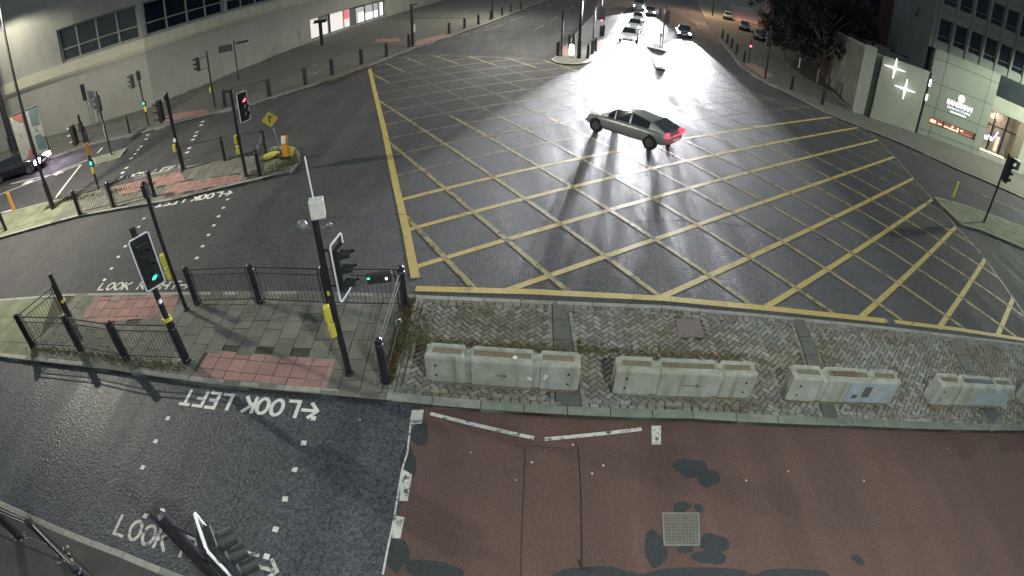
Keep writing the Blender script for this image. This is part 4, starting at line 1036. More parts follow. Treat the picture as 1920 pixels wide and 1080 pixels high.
# ------------------------------------------------------------------ buildings
class Wall:
    """vertical wall following a ground polyline; s along it, z up, d outwards (towards the street)"""
    def __init__(w_, pts, out):
        w_.P = [Vector(p) for p in pts]; w_.out = out; w_.S = [0]
        for a, b in zip(w_.P, w_.P[1:]): w_.S.append(w_.S[-1]+(b-a).length)
        n = len(w_.P); w_.N = []
        for i in range(n-1):
            d = (w_.P[i+1]-w_.P[i]).normalized(); w_.N.append(Vector((-d.y, d.x))*out)
        w_.V = [w_.N[0]]
        for i in range(1, n-1):
            m = (w_.N[i-1]+w_.N[i]).normalized(); w_.V.append(m/max(.5, m.dot(w_.N[i])))
        w_.V.append(w_.N[-1])
    def at(w_, s, z, d=0):
        i = max(0, min(len(w_.P)-2, next((k for k in range(len(w_.S)-1) if s <= w_.S[k+1]+1e-9), len(w_.P)-2)))
        t = (s-w_.S[i])/(w_.S[i+1]-w_.S[i]); p = w_.P[i].lerp(w_.P[i+1], t)+w_.V[i].lerp(w_.V[i+1], t)*d
        return (p.x, p.y, z)
    def cuts(w_, s0, s1): return [s0]+[s for s in w_.S if s0+1e-4 < s < s1-1e-4]+[s1]
    def face(w_, b, s0, s1, z0, z1, d=0):
        c = w_.cuts(s0, s1)
        for a, e in zip(c, c[1:]):
            q = [w_.at(a, z0, d), w_.at(e, z0, d), w_.at(e, z1, d), w_.at(a, z1, d)]
            b.quad(*(q if w_.out < 0 else q[::-1]))
    def slab(w_, b, s0, s1, z0, z1, d0, d1):
        """solid piece between depths d0 < d1"""
        c = w_.cuts(s0, s1)
        for k, (a, e) in enumerate(zip(c, c[1:])):
            v = [w_.at(a, z0, d0), w_.at(e, z0, d0), w_.at(e, z0, d1), w_.at(a, z0, d1), w_.at(a, z1, d0), w_.at(e, z1, d0), w_.at(e, z1, d1), w_.at(a, z1, d1)]
            f = [(0, 1, 2, 3), (7, 6, 5, 4), (3, 2, 6, 7), (1, 0, 4, 5)]
            if k == 0: f.append((0, 3, 7, 4))
            if k == len(c)-2: f.append((2, 1, 5, 6))
            if w_.out > 0: f = [x[::-1] for x in f]
            b.add(v, f)
    def holes(w_, b, s0, s1, z0, z1, ops, depth=.3, d=0):
        """face with rectangular openings and their reveals"""
        ss = sorted(set([s0, s1]+[x for o in ops for x in o[:2]])); zs = sorted(set([z0, z1]+[x for o in ops for x in o[2:4]]))
        for a, e in zip(ss, ss[1:]):
            for f, g in zip(zs, zs[1:]):
                if any(o[0] <= (a+e)/2 <= o[1] and o[2] <= (f+g)/2 <= o[3] for o in ops): continue
                w_.face(b, a, e, f, g, d)
        for o in ops:
            A, B_, C, D_ = [w_.at(o[0], o[2], d), w_.at(o[1], o[2], d), w_.at(o[1], o[3], d), w_.at(o[0], o[3], d)]
            A2, B2, C2, D2 = [w_.at(o[0], o[2], d-depth), w_.at(o[1], o[2], d-depth), w_.at(o[1], o[3], d-depth), w_.at(o[0], o[3], d-depth)]
            for q in ((A, D_, D2, A2), (B2, C2, C, B_), (A2, B2, B_, A), (D_, C, C2, D2)): b.quad(*(q if w_.out < 0 else q[::-1]))
def window(w_, root, s0, s1, z0, z1, d, mull=(), trans=(), fr=.10, gl=None, fm=None, name='window'):
    f = MB()
    w_.slab(f, s0, s0+fr, z0, z1, d, d+.10); w_.slab(f, s1-fr, s1, z0, z1, d, d+.10)
    w_.slab(f, s0+fr, s1-fr, z0, z0+fr, d, d+.095); w_.slab(f, s0+fr, s1-fr, z1-fr, z1, d, d+.095)
    for m in mull: w_.slab(f, m-fr*.6, m+fr*.6, z0+fr, z1-fr, d, d+.09)
    for t in trans: w_.slab(f, s0+fr, s1-fr, t-fr*.35, t+fr*.35, d, d+.08)
    o = f.build(name, fm or M_WFRAME, root)
    p = MB(); w_.face(p, s0+.02, s1-.02, z0+.02, z1-.02, d+.03); p.build('pane', gl or M_GLASS, o); return o

# pale building on the left
PLp = [(-46, 27.5), (-37.5, 29.3), (-31.6, 30.5), (-26.6, 32.6), (-24.6, 37), (-22.9, 43.3), (-20.9, 52.7), (-17.1, 70.3), (-12, 95)]
WL = Wall(PLp, -1)
bl_ = thing('shop_building', 'long pale rendered building with upper strip windows and a brightly lit shop front', 'building', (0, 0, 0))
shops = [(41.1, 43.25), (43.45, 45.1), (45.6, 48.5), (48.65, 50.0), (51.5, 53.7), (53.95, 56.0), (56.2, 57.5), (57.7, 58.9)]
Lmax = WL.S[-1]
b = MB(); ops = [(41.0, 59.1, .25, 2.55)]; WL.holes(b, 0, Lmax, 0, 4.62, ops, .5)
b.quad(WL.at(Lmax, 0), (-60, 110, 0), (-60, 110, 14), WL.at(Lmax, 14)); b.quad((-60, 22, 0), WL.at(0, 0), WL.at(0, 14), (-60, 22, 14))
b.build('wall', M_WALL, bl_)
wops = [(12.95, 20.0, 5.5, 8.1), (20.5, 28.4, 5.5, 8.1), (28.8, 36.6, 5.5, 8.1), (37, 45, 5.5, 8.1), (46, 58, 5.5, 8.1)]
b = MB(); WL.holes(b, 0, Lmax, 5.42, 14, wops, .35, d=-.02); b.build('upper_wall', M_WALL, bl_)
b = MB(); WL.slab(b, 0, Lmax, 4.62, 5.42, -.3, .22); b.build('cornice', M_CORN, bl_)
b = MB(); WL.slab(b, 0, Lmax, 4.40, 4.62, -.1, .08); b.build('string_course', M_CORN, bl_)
b = MB(); b.prism([WL.at(s, 0)[:2] for s in WL.S]+[(-60, 110), (-60, 22)], 14.0, 14.3); b.build('roof', M_PAVE, bl_)
for k, o in enumerate(wops):
    L_ = o[1]-o[0]; n = 4; window(WL, bl_, *o, -.35, [o[0]+L_*i/n for i in range(1, n)], (6.45,), .13, M_GLASS if k == 0 else M_GLASSB)
b = MB()
for s in (4.0, 8.4, 15.9, 20.9, 27.5, 33.8, 39.9, 61.5, 68): WL.slab(b, s, s+.025, 0.02, 4.4, -.02, .004)
for z in (2.85,): WL.slab(b, 0, 40.8, z, z+.02, -.02, .004)
b.build('panel_joints', M_WFRAME, bl_)
M_SHOP = mat('lit_shop', (.8, .8, .8), .5, emit=(1, .93, .93), estr=.55)
t_ = M_SHOP.node_tree; pb = t_.nodes['Principled BSDF']; g_ = t_.nodes.new('ShaderNodeNewGeometry'); wv = t_.nodes.new('ShaderNodeTexWave'); wv.bands_direction = 'Z'; wv.inputs['Scale'].default_value = 1.1; wv.inputs['Distortion'].default_value = .6
rm = t_.nodes.new('ShaderNodeValToRGB'); rm.color_ramp.elements[0].color = (.75, .40, .42, 1); rm.color_ramp.elements[1].color = (1, .98, 1, 1); rm.color_ramp.elements[1].position = .45
t_.links.new(g_.outputs['Position'], wv.inputs['Vector']); t_.links.new(wv.outputs[0], rm.inputs[0]); t_.links.new(rm.outputs[0], pb.inputs['Emission Color'])
M_SHOPR = mat('red_poster', (.6, .1, .12), .5, emit=(1, .22, .28), estr=.6); M_SHOPD = mat('dim_shop', (.4, .4, .42), .6, emit=(.75, .72, .78), estr=.35); M_SHOPW = mat('white_shop', (.8, .8, .8), .5, emit=(1, 1, 1), estr=1.2)
for i, (a, e) in enumerate(shops):
    z1 = (2.45, 1.75, 2.45, 2.4, 2.3, 2.3, 2.3, 2.3)[i]; f = MB(); WL.slab(f, a-.1, a, .25, 2.55, -.5, -.38); WL.slab(f, e, e+.08, .25, 2.55, -.5, -.38)
    WL.slab(f, a, e, .25, .35, -.5, -.39); WL.slab(f, a, e, z1, 2.55, -.5, -.39)
    o = f.build('shop_window', M_DARK if i in (0, 4) else M_WFRAME, bl_)
    p = MB(); WL.face(p, a, e, .35, z1, -.45)
    p.build('display', [M_SHOP, M_SHOP, M_SHOP, M_SHOP, M_SHOPD, M_SHOPD, M_SHOPD, M_SHOPD][i], o)
    if i == 3: p = MB(); WL.slab(p, a+.05, a+1.2, 1.3, 2.35, -.445, -.42); p.build('poster', M_SHOPR, o)
    if i == 4: p = MB(); WL.slab(p, a+.7, a+2.1, .4, 1.6, -.445, -.42); p.build('poster', M_SHOPW, o)
    if i in (5, 6): p = MB(); WL.slab(p, a+.1, e-.1, .45, 1.3, -.445, -.42); p.build('poster', M_SHOPW, o)
    if i == 7: p = MB(); WL.slab(p, a+.5, e, .5, 2.2, -.445, -.42); p.build('poster', M_SHOPW, o)
b = MB(); WL.slab(b, 50.15, 51.4, .25, 2.55, -.5, -.40); b.build('door', M_GREYP, bl_)
b = MB(); WL.slab(b, 72.5, Lmax-.1, 2.6, 2.9, 0, .02); b.build('green_band', mat('green_strip', (.3, .38, .1), .6, emit=(.6, .7, .25), estr=.25), bl_)

# hotel on the right
PRp = [(26.3, 33.4), (30.42, 31.9)]; WS = Wall(PRp, -1); uR = Vector((.9314, -.3639)); C0 = Vector((30.42, 31.9))
h = thing('star_wall', 'pale plastered wall with two four-pointed beam stars built as glowing plates', 'wall', (0, 0, 0))
b = MB(); p0, p1 = Vector((26.5, 33.33)), Vector((30.30, 31.94)); nn = Vector((.364, .931))
b.prism([p0, p1, p1+nn*.4, p0+nn*.4], 0, 5.1); b.build('wall', M_PANEL2, h)
b = MB()
for z in (1.0, 2.55): WS.slab(b, .3, 4.1, z, z+.015, -.02, .006)
b.build('wall_joints', M_PANEL, h)
M_STAR = mat('star_beam_glow', (.9, .9, .9), .3, emit=(1, 1, 1), estr=2)
for cx, cz, ss_ in ((1.28, 4.45, .95), (2.5, 3.15, .95)):  # glowing plates shaped like the crossed beams that wall lamps throw here
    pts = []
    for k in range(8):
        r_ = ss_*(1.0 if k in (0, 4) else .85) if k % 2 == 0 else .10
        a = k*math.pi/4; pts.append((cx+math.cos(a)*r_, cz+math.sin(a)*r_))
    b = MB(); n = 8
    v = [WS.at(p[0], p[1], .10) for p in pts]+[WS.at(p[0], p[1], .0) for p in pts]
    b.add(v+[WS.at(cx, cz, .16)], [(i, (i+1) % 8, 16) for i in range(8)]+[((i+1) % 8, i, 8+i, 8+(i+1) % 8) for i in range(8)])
    b.build('star_beam_glow', M_STAR, h)
    ld = bpy.data.lights.new('star_glow', 'POINT'); ld.energy = 6; ld.shadow_soft_size = .3; lo = bpy.data.objects.new('star_glow', ld); COL.objects.link(lo); lo.parent = h; lo.location = WS.at(cx, cz, .5)
pil = thing('stone_pilaster', 'pale pilaster with a dark recess between the stained wall and the star wall', 'pilaster', (25.75, 33.95, 0))
b = MB(); b.box((.1, .3, 2.75), (.75, .9, 5.5), R(-20)); b.build('shaft', M_PANEL2, pil)
b = MB(); b.box((.78, .25, 2.55), (.62, .3, 5.1), R(-20)); b.build('recess', M_WFRAME, pil)
ow = thing('retaining_wall', 'stained old concrete wall behind the trees, curving away from the hotel', 'wall', (0, 0, 0))
WO = Wall([(28.9, 44.5), (27.7, 40.3), (26.6, 37), (25.6, 34.3)], -1); b = MB(); WO.slab(b, 0, WO.S[-1], 0, 5.2, -.5, 0); b.build('wall', M_OLDC, ow)
b = MB(); WO.slab(b, 0, WO.S[-1], 5.2, 5.32, -.55, .05); b.build('coping', M_PANEL, ow)
# podium roof behind the walls with plant
pr = thing('podium', 'dark flat podium roof behind the star wall', 'building', (0, 0, 0))
b = MB(); b.prism([(26.9, 33.7), (30.4, 32.4), (40, 57), (36, 58), (29.3, 44.4), (28.2, 40.3), (27.1, 37)], 0, 4.7); b.build('roof', M_BRICK, pr)
for k, (x, y, sx, sy, sz, lab) in enumerate(((30.3, 41.5, 2.2, 1.2, .9, 'larger grey rooftop box beside the tree crown'), (31.3, 39.6, 1.6, .9, .7, 'middle rooftop box behind the pilaster'), (31.2, 37.0, 2.0, .9, .55, 'low rooftop box nearest the star wall'))):
    t = thing('rooftop_unit', lab, 'rooftop unit', (x, y, 4.7), R(-60), 'plant on the podium roof'); b = MB(); b.box((0, 0, sz/2), (sx, sy, sz)); b.build('casing', M_TOWER, t, bevel=.03)
    b = MB(); b.cyl((.3, 0, sz), (.3, 0, sz+.12), .3, n=14); b.build('fan', M_DARK, t); b = MB(); b.cyl((-.4, 0, sz), (-.4, 0, sz+.08), .25, n=14); b.build('fan', M_DARK, t)
# sign wall + office block
ho = thing('hotel_building', 'grey hotel block with rows of dark windows above a panelled sign wall and lit entrance', 'hotel', (0, 0, 0))
WH = Wall([(30.42, 31.90), (36.17, 29.66), (52, 23.49)], -1)
b = MB(); WH.holes(b, 0, 6.19, 0, 7.0, [(.80, 5.42, 1.17, 1.74)], .35)
a0, a1 = WH.at(0, 0), WH.at(0, 7.0); q = Vector((.364, .931))*3.2
b.quad((a0[0]+q.x, a0[1]+q.y, 0), a0, a1, (a0[0]+q.x, a0[1]+q.y, 7.0))
e0 = WH.at(6.19, 0); b.quad(e0, (e0[0]+q.x, e0[1]+q.y, 0), (e0[0]+q.x, e0[1]+q.y, 7.0), (e0[0], e0[1], 7.0))
b.quad(WH.at(0, 7.0), WH.at(6.19, 7.0), (e0[0]+q.x, e0[1]+q.y, 7.0), (a0[0]+q.x, a0[1]+q.y, 7.0))
b.build('sign_wall', M_PANEL, ho)
b = MB()
for s in (1.12, 5.35): WH.slab(b, s, s+.035, 0, 1.17, -.02, .004); WH.slab(b, s, s+.035, 1.74, 7.0, -.02, .004)
for z in (.55, 2.50, 4.40, 6.25): WH.slab(b, 0, 6.19, z, z+.035, -.02, .006)
b.build('panel_joints', M_DARK, ho)
b = MB(); WH.slab(b, 0, .09, 0, 5.1, -.01, .02); b.build('dark_gap', M_BLACK, ho)
b = MB()
for z0, z1 in ((4.0, 4.55), (2.85, 3.35)): b = MB(); WH.slab(b, .02, .16, z0, z1, .02, .10); b.build('gap_light', M_STAR, ho)
# slot window with warm interior
o = window(WH, ho, .80, 5.42, 1.17, 1.74, -.30, (2.3, 3.9), (), .05, mat('warm_slot', (.35, .15, .12), .5, (.2, .08, .07), 3, emit=(1, .36, .24), estr=.22), M_BRICK, 'slot_window')
M_WARM = mat('warm_lamp', (.8, .5, .3), .4, emit=(1, .62, .42), estr=1.6)
for s0, s1, z0, z1 in ((1.05, 1.55, 1.32, 1.55), (1.8, 2.15, 1.35, 1.42), (2.4, 2.75, 1.3, 1.4), (2.85, 3.6, 1.28, 1.38), (3.1, 3.25, 1.45, 1.62), (3.65, 3.8, 1.25, 1.6), (3.95, 4.25, 1.45, 1.55)):
    b = MB(); WH.slab(b, s0, s1, z0, z1, -.26, -.22); b.build('lamp_row', M_WARM, o)
# lit lettering of the hotel
M_SIGN = mat('sign_light', (.9, .9, .95), .3, emit=(.95, .95, 1), estr=1.5); M_SIGNV = mat('sign_light_dim', (.8, .8, .9), .3, emit=(.78, .76, 1), estr=.8)
def wall_text(txt, s0, s1, z0, hgt, m, d=.05, bold=.02):
    cu = bpy.data.curves.new('t', 'FONT'); cu.body = txt; cu.extrude = .02; cu.offset = bold; cu.size = 1
    to = bpy.data.objects.new('t', cu); COL.objects.link(to); bpy.context.view_layer.update()
    me = bpy.data.meshes.new_from_object(to.evaluated_get(bpy.context.evaluated_depsgraph_get())); bpy.data.objects.remove(to)
    xs = [v.co.x for v in me.vertices]; ys = [v.co.y for v in me.vertices]; x0, x1, y0, y1 = min(xs), max(xs), min(ys), max(ys)
    for v in me.vertices:
        v.co = Vector(WH.at(s0+(v.co.x-x0)/(x1-x0)*(s1-s0), z0+(v.co.y-y0)/(y1-y0)*hgt, d+v.co.z))
    me.materials.append(m); ob = bpy.data.objects.new('sign_lettering', me); COL.objects.link(ob); ob.parent = ho; return ob
wall_text('SANDMAN', 1.95, 4.38, 3.20, .40, M_SIGN, bold=.035)
wall_text('SIGNATURE', 2.05, 4.35, 2.90, .17, M_SIGNV, bold=.02)
b = MB(); WH.slab(b, 2.45, 3.95, 2.66, 2.74, .02, .07); b.build('sign_bar', M_SIGN, ho)
b = MB(); c_ = Vector(WH.at(3.15, 3.95, .03)); c2 = Vector(WH.at(3.15, 3.95, .09)); b.cyl(c_, c2, .30, n=22); b.build('sign_disc', M_SIGN, ho)
# upper office floors
Lh = WH.S[-1]
rows = ((7.62, 9.40, 8.05), (10.52, 12.25, 10.95), (13.4, 15.2, 13.85)); wop = []
for z0, z1, zt in rows:
    s = -.20
    while s < 15.5: wop.append((s+.0, s+1.12, z0, z1, zt)); s += 1.43
WU = Wall([(30.42-.9314*.6, 31.90+.3639*.6), (52, 23.49)], -1)
b = MB(); WU.holes(b, 0, WU.S[-1], 7.0, 16, [(o[0]+.8, o[1]+.8, o[2], o[3]) for o in wop], .22, d=-.25)
b.build('office_facade', M_OFFW, ho)
for i, o in enumerate(wop):
    window(WU, ho, o[0]+.8, o[1]+.8, o[2], o[3], -.47, (), (o[4],), .06, M_GLASSB, M_OFFW, 'office_window')
b = MB()
for z in (9.95, 12.8): WU.slab(b, 0, WU.S[-1], z, z+.06, -.25, -.21)
s = .36
while s < 20: WU.slab(b, s, s+.18, 7.0, 16, -.25, -.17); s += 1.43
b.build('facade_ribs', M_OFFW, ho)
b = MB(); cA_ = Vector(WU.at(0, 0, -.25)[:2]); qq = Vector((.364, .931))
b.quad((*(cA_+qq*11), 4.6), (*cA_, 4.6), (*cA_, 16), (*(cA_+qq*11), 16)); b.build('side_wall', M_TOWER, ho)
b = MB(); b.quad((*cA_, 16), WU.at(WU.S[-1], 16, -.25), (*(Vector(WU.at(WU.S[-1], 0)[:2])+qq*11), 16), (*(cA_+qq*11), 16)); b.build('roof', M_TOWER, ho)
m = MB(); pp = cA_+qq*4.2; m.cyl((*(pp), 9.6), (*(pp-Vector((.931, -.364))*.18), 9.6), .55, n=20); m.build('round_vent', M_TOWER, ho)
# entrance recess
b = MB(); WH.slab(b, 6.19, 16, 5.3, 7.0, -.3, .0); b.build('fascia', M_GLASS, ho); b = MB(); WH.slab(b, 6.19, 16, 4.1, 5.3, -.3, -.05); b.build('fascia_lower', M_PANEL2, ho)
M_ENT = mat('entrance_wall', (.34, .27, .20), .6, (.16, .12, .10), 1.2, 4, emit=(.9, .66, .42), estr=.10, lo=.45, hi=.55)
b = MB(); WH.face(b, 6.19, 16, .3, 4.1, -2.6); b.build('lobby_back', M_ENT, ho)
b = MB()
for k in range(3): WH.slab(b, 6.22, 9.9, 0, KZ+.13*(k+1), -2.6, -.0-.32*k)
b.build('entrance_steps', M_KERB, ho)
b = MB(); WH.slab(b, 6.3, 9.4, .52, .60, -1.2, -.95); b.build('step_light', mat('step_strip', (.8, .6, .4), .4, emit=(1, .78, .5), estr=1.3), ho)
b = MB(); WH.slab(b, 10.2, 10.9, 0, 4.1, -2.4, 0); b.build('door_pier', M_PANEL2, ho)
for s in (6.4, 7.7, 9.0):
    f = MB(); WH.slab(f, s, s+.08, .5, 3.9, -1.6, -1.5); WH.slab(f, s+1.2, s+1.28, .5, 3.9, -1.6, -1.5); WH.slab(f, s+.08, s+1.2, 2.7, 2.8, -1.6, -1.51); o = f.build('glass_door', M_BLACK, ho)
    g = MB(); WH.face(g, s+.08, s+1.2, .5, 3.9, -1.56); g.build('pane', mat('clear_glass', (.3, .3, .3), .05, alpha=.25), o)
b = MB(); c_ = Vector(WH.at(7.4, 1.9, -1.2)); 
for dx, dz, l in ((-.5, .3, .5), (0, .0, .35), (.5, .35, .6)): b = MB(); b.cyl(WH.at(7.4+dx, 1.7, -1.3), WH.at(7.4+dx*1.6, 1.7+dz+l*.6, -1.3), .06, n=8); b.build('violet_lamp', mat('violet_glow', (.5, .4, .9), .4, emit=(.42, .36, 1), estr=3), ho)
b = MB(); WH.slab(b, 7.0, 7.3, 1.45, 1.75, -1.35, -1.2); b.build('counter_light', M_SIGN, ho); b = MB(); WH.slab(b, 7.6, 7.85, 1.5, 1.8, -1.35, -1.2); b.build('counter_light', M_SIGN, ho)
b = MB(); WH.slab(b, 7.5, 7.9, 3.2, 3.6, -2.4, -2.2); b.build('lobby_lamp', mat('lobby_glow', (.8, .6, .4), .4, emit=(1, .75, .5), estr=.8), ho); b = MB(); WH.slab(b, 8.8, 9.1, .6, 1.9, -2.4, -2.2); b.build('lobby_lamp', mat('lobby_glow', (.8, .6, .4), .4, emit=(1, .75, .5), estr=.8), ho)
ld = bpy.data.lights.new('lobby_light', 'POINT'); ld.energy = 160; ld.color = (1, .8, .6); ld.shadow_soft_size = .3; lo = bpy.data.objects.new('lobby_light', ld); COL.objects.link(lo); lo.parent = ho; lo.location = WH.at(8, 3.6, -1.0)
# planter right of door
B = G(1905, 322, KZ); t = thing('planter', 'pale planter box with dark panel at the right edge by the hotel door', 'planter', B, R(-21)); b = MB(); b.box((0, 0, .5), (1.4, .5, 1.0)); b.build('box', M_PANEL2, t, bevel=.02); b = MB(); b.box((-.2, -.26, .55), (.4, .03, .7)); b.build('dark_panel', M_DARK, t)
# lamp reflected figure-like light in a window: small glowing box stands in for the reflection
bt = thing('dark_building', 'dark red brick building in the gap behind the podium', 'building', (48, 76, 0), R(-20)); b = MB(); b.box((0, 0, 8), (20, 14, 16)); b.build('wall', M_BRICK, bt)
for k in range(4):
    b = MB()
    b.box((-7+k*4, -7.03, 9.5), (1.6, .08, 2)); b.build('window', M_GLASSB, bt); b = MB()
b = MB(); b.box((-8.5, -7.1, 10.5), (.3, .2, .3)); b.build('lamp_reflection', M_SIGNV, bt)

MB().sheet(GP((1478, 128), (1503, 142), (1532, 158), (1562, 172), (1590, 205), (1575, 176), (1550, 150), (1520, 118), (1490, 112), z=KZ), KZ+.006).build('soil_ground', mat('dark_soil', (.06, .045, .035), .95, (.04, .035, .025), 4, 5, .5, 12), kind='structure')
b = MB(); polyl(b, GP((1470, 118), (1503, 143), (1532, 160), (1562, 175), (1604, 214), z=KZ), .16, KZ+.01); b.build('pavement_lines', M_KERB, kind='structure')
# small black fence by the tree
B1, B2 = zG((1552, 168))[0], zG((1576, 180))[0]
rail('small black railing with close bars at the foot of the stained wall', [B1, B2], 1.15, r=.05, bars=.22, group=None)

# ------------------------------------------------------------------ trees
def tree(label, loc, h, cr_, lean=(0, 0), m=None, n=2600, trunk=.16, low=.28, bright=0):
    root = thing('tree', label, 'tree', (*loc, KZ), 0, 'trees on the right pavement')
    t = MB(); p = Vector((0, 0, 0)); top = Vector((lean[0], lean[1], h*.55)); k = 6
    prev = p
    for i in range(1, k+1):
        q = p.lerp(top, i/k)+Vector((random.uniform(-.1, .1), random.uniform(-.1, .1), 0)); t.cyl(prev, q, trunk*(1-.09*(i-1)), trunk*(1-.09*i), n=8, cap=False); prev = q
    tips = []
    for i in range(11):
        a = i*2.4+random.uniform(-.3, .3); s = p.lerp(top, random.uniform(.42, 1)); e = s+Vector((math.cos(a)*cr_*random.uniform(.4, .8), math.sin(a)*cr_*random.uniform(.4, .8), random.uniform(.3, .45)*h*random.uniform(.5, 1)))
        mid = s.lerp(e, .5)+Vector((0, 0, .2)); t.cyl(s, mid, trunk*.42, trunk*.28, n=6, cap=False); t.cyl(mid, e, trunk*.28, trunk*.08, n=5, cap=False); tips.append(e)
    t.build('trunk', M_BARK, root, smooth=True)
    cz = h*(low+1)/2; rz_ = h*(1-low)/2; cl = []
    for i in range(58):
        while True:
            v = Vector((random.uniform(-1, 1), random.uniform(-1, 1), random.uniform(-1, 1)))
            if .25 < v.length < 1: break
        cl.append((Vector((v.x*cr_+lean[0], v.y*cr_+lean[1], cz+v.z*rz_)), random.uniform(.35, .8)*cr_*.33))
    cl += [(e, cr_*.25) for e in tips]
    lf = MB(); lf2 = MB()
    for i in range(n):
        c, r_ = random.choice(cl); d = Vector((random.gauss(0, 1), random.gauss(0, 1), random.gauss(0, .8))).normalized()*r_*random.random()**.4
        p_ = c+d; s = random.uniform(.10, .22); q = Matrix.Rotation(random.uniform(0, 6.28), 4, 'Z') @ Matrix.Rotation(random.uniform(-1.1, 1.1), 4, 'X')
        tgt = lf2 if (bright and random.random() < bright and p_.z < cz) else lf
        tgt.add([p_+q @ Vector(x) for x in ((0, -s, 0), (s*.5, 0, .03), (0, s, 0), (-s*.5, 0, .03))], [(0, 1, 2, 3)])
    lf.build('crown', M_LEAF, root)
    if lf2.v: lf2.build('lit_low_leaves', M_LEAF_LIT, root)
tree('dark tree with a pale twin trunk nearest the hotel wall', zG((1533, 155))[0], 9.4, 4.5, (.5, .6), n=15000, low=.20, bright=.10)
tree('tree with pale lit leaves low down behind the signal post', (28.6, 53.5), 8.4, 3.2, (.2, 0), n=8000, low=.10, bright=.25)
tree('tree rising over the parked cars', (34.5, 59), 11, 4.6, n=9000, low=.15)
tree('tree filling the gap above the stained wall', (33.5, 51), 10.5, 4.6, n=11000, low=.16)
tree('farthest dark tree beside the white-edged forecourt', (42, 82), 11, 6, n=8000, low=.15)
tree('large dark tree behind the parked cars', (41, 68), 12, 5.5, n=8000, low=.15)
B = zG((1498, 127))[0]; t = thing('marker_post', 'short white post under the trees', 'post', (*B, KZ)); b = MB(); b.cyl((0, 0, 0), (0, 0, 1.1), .09); b.build('pole', M_WBOX, t)

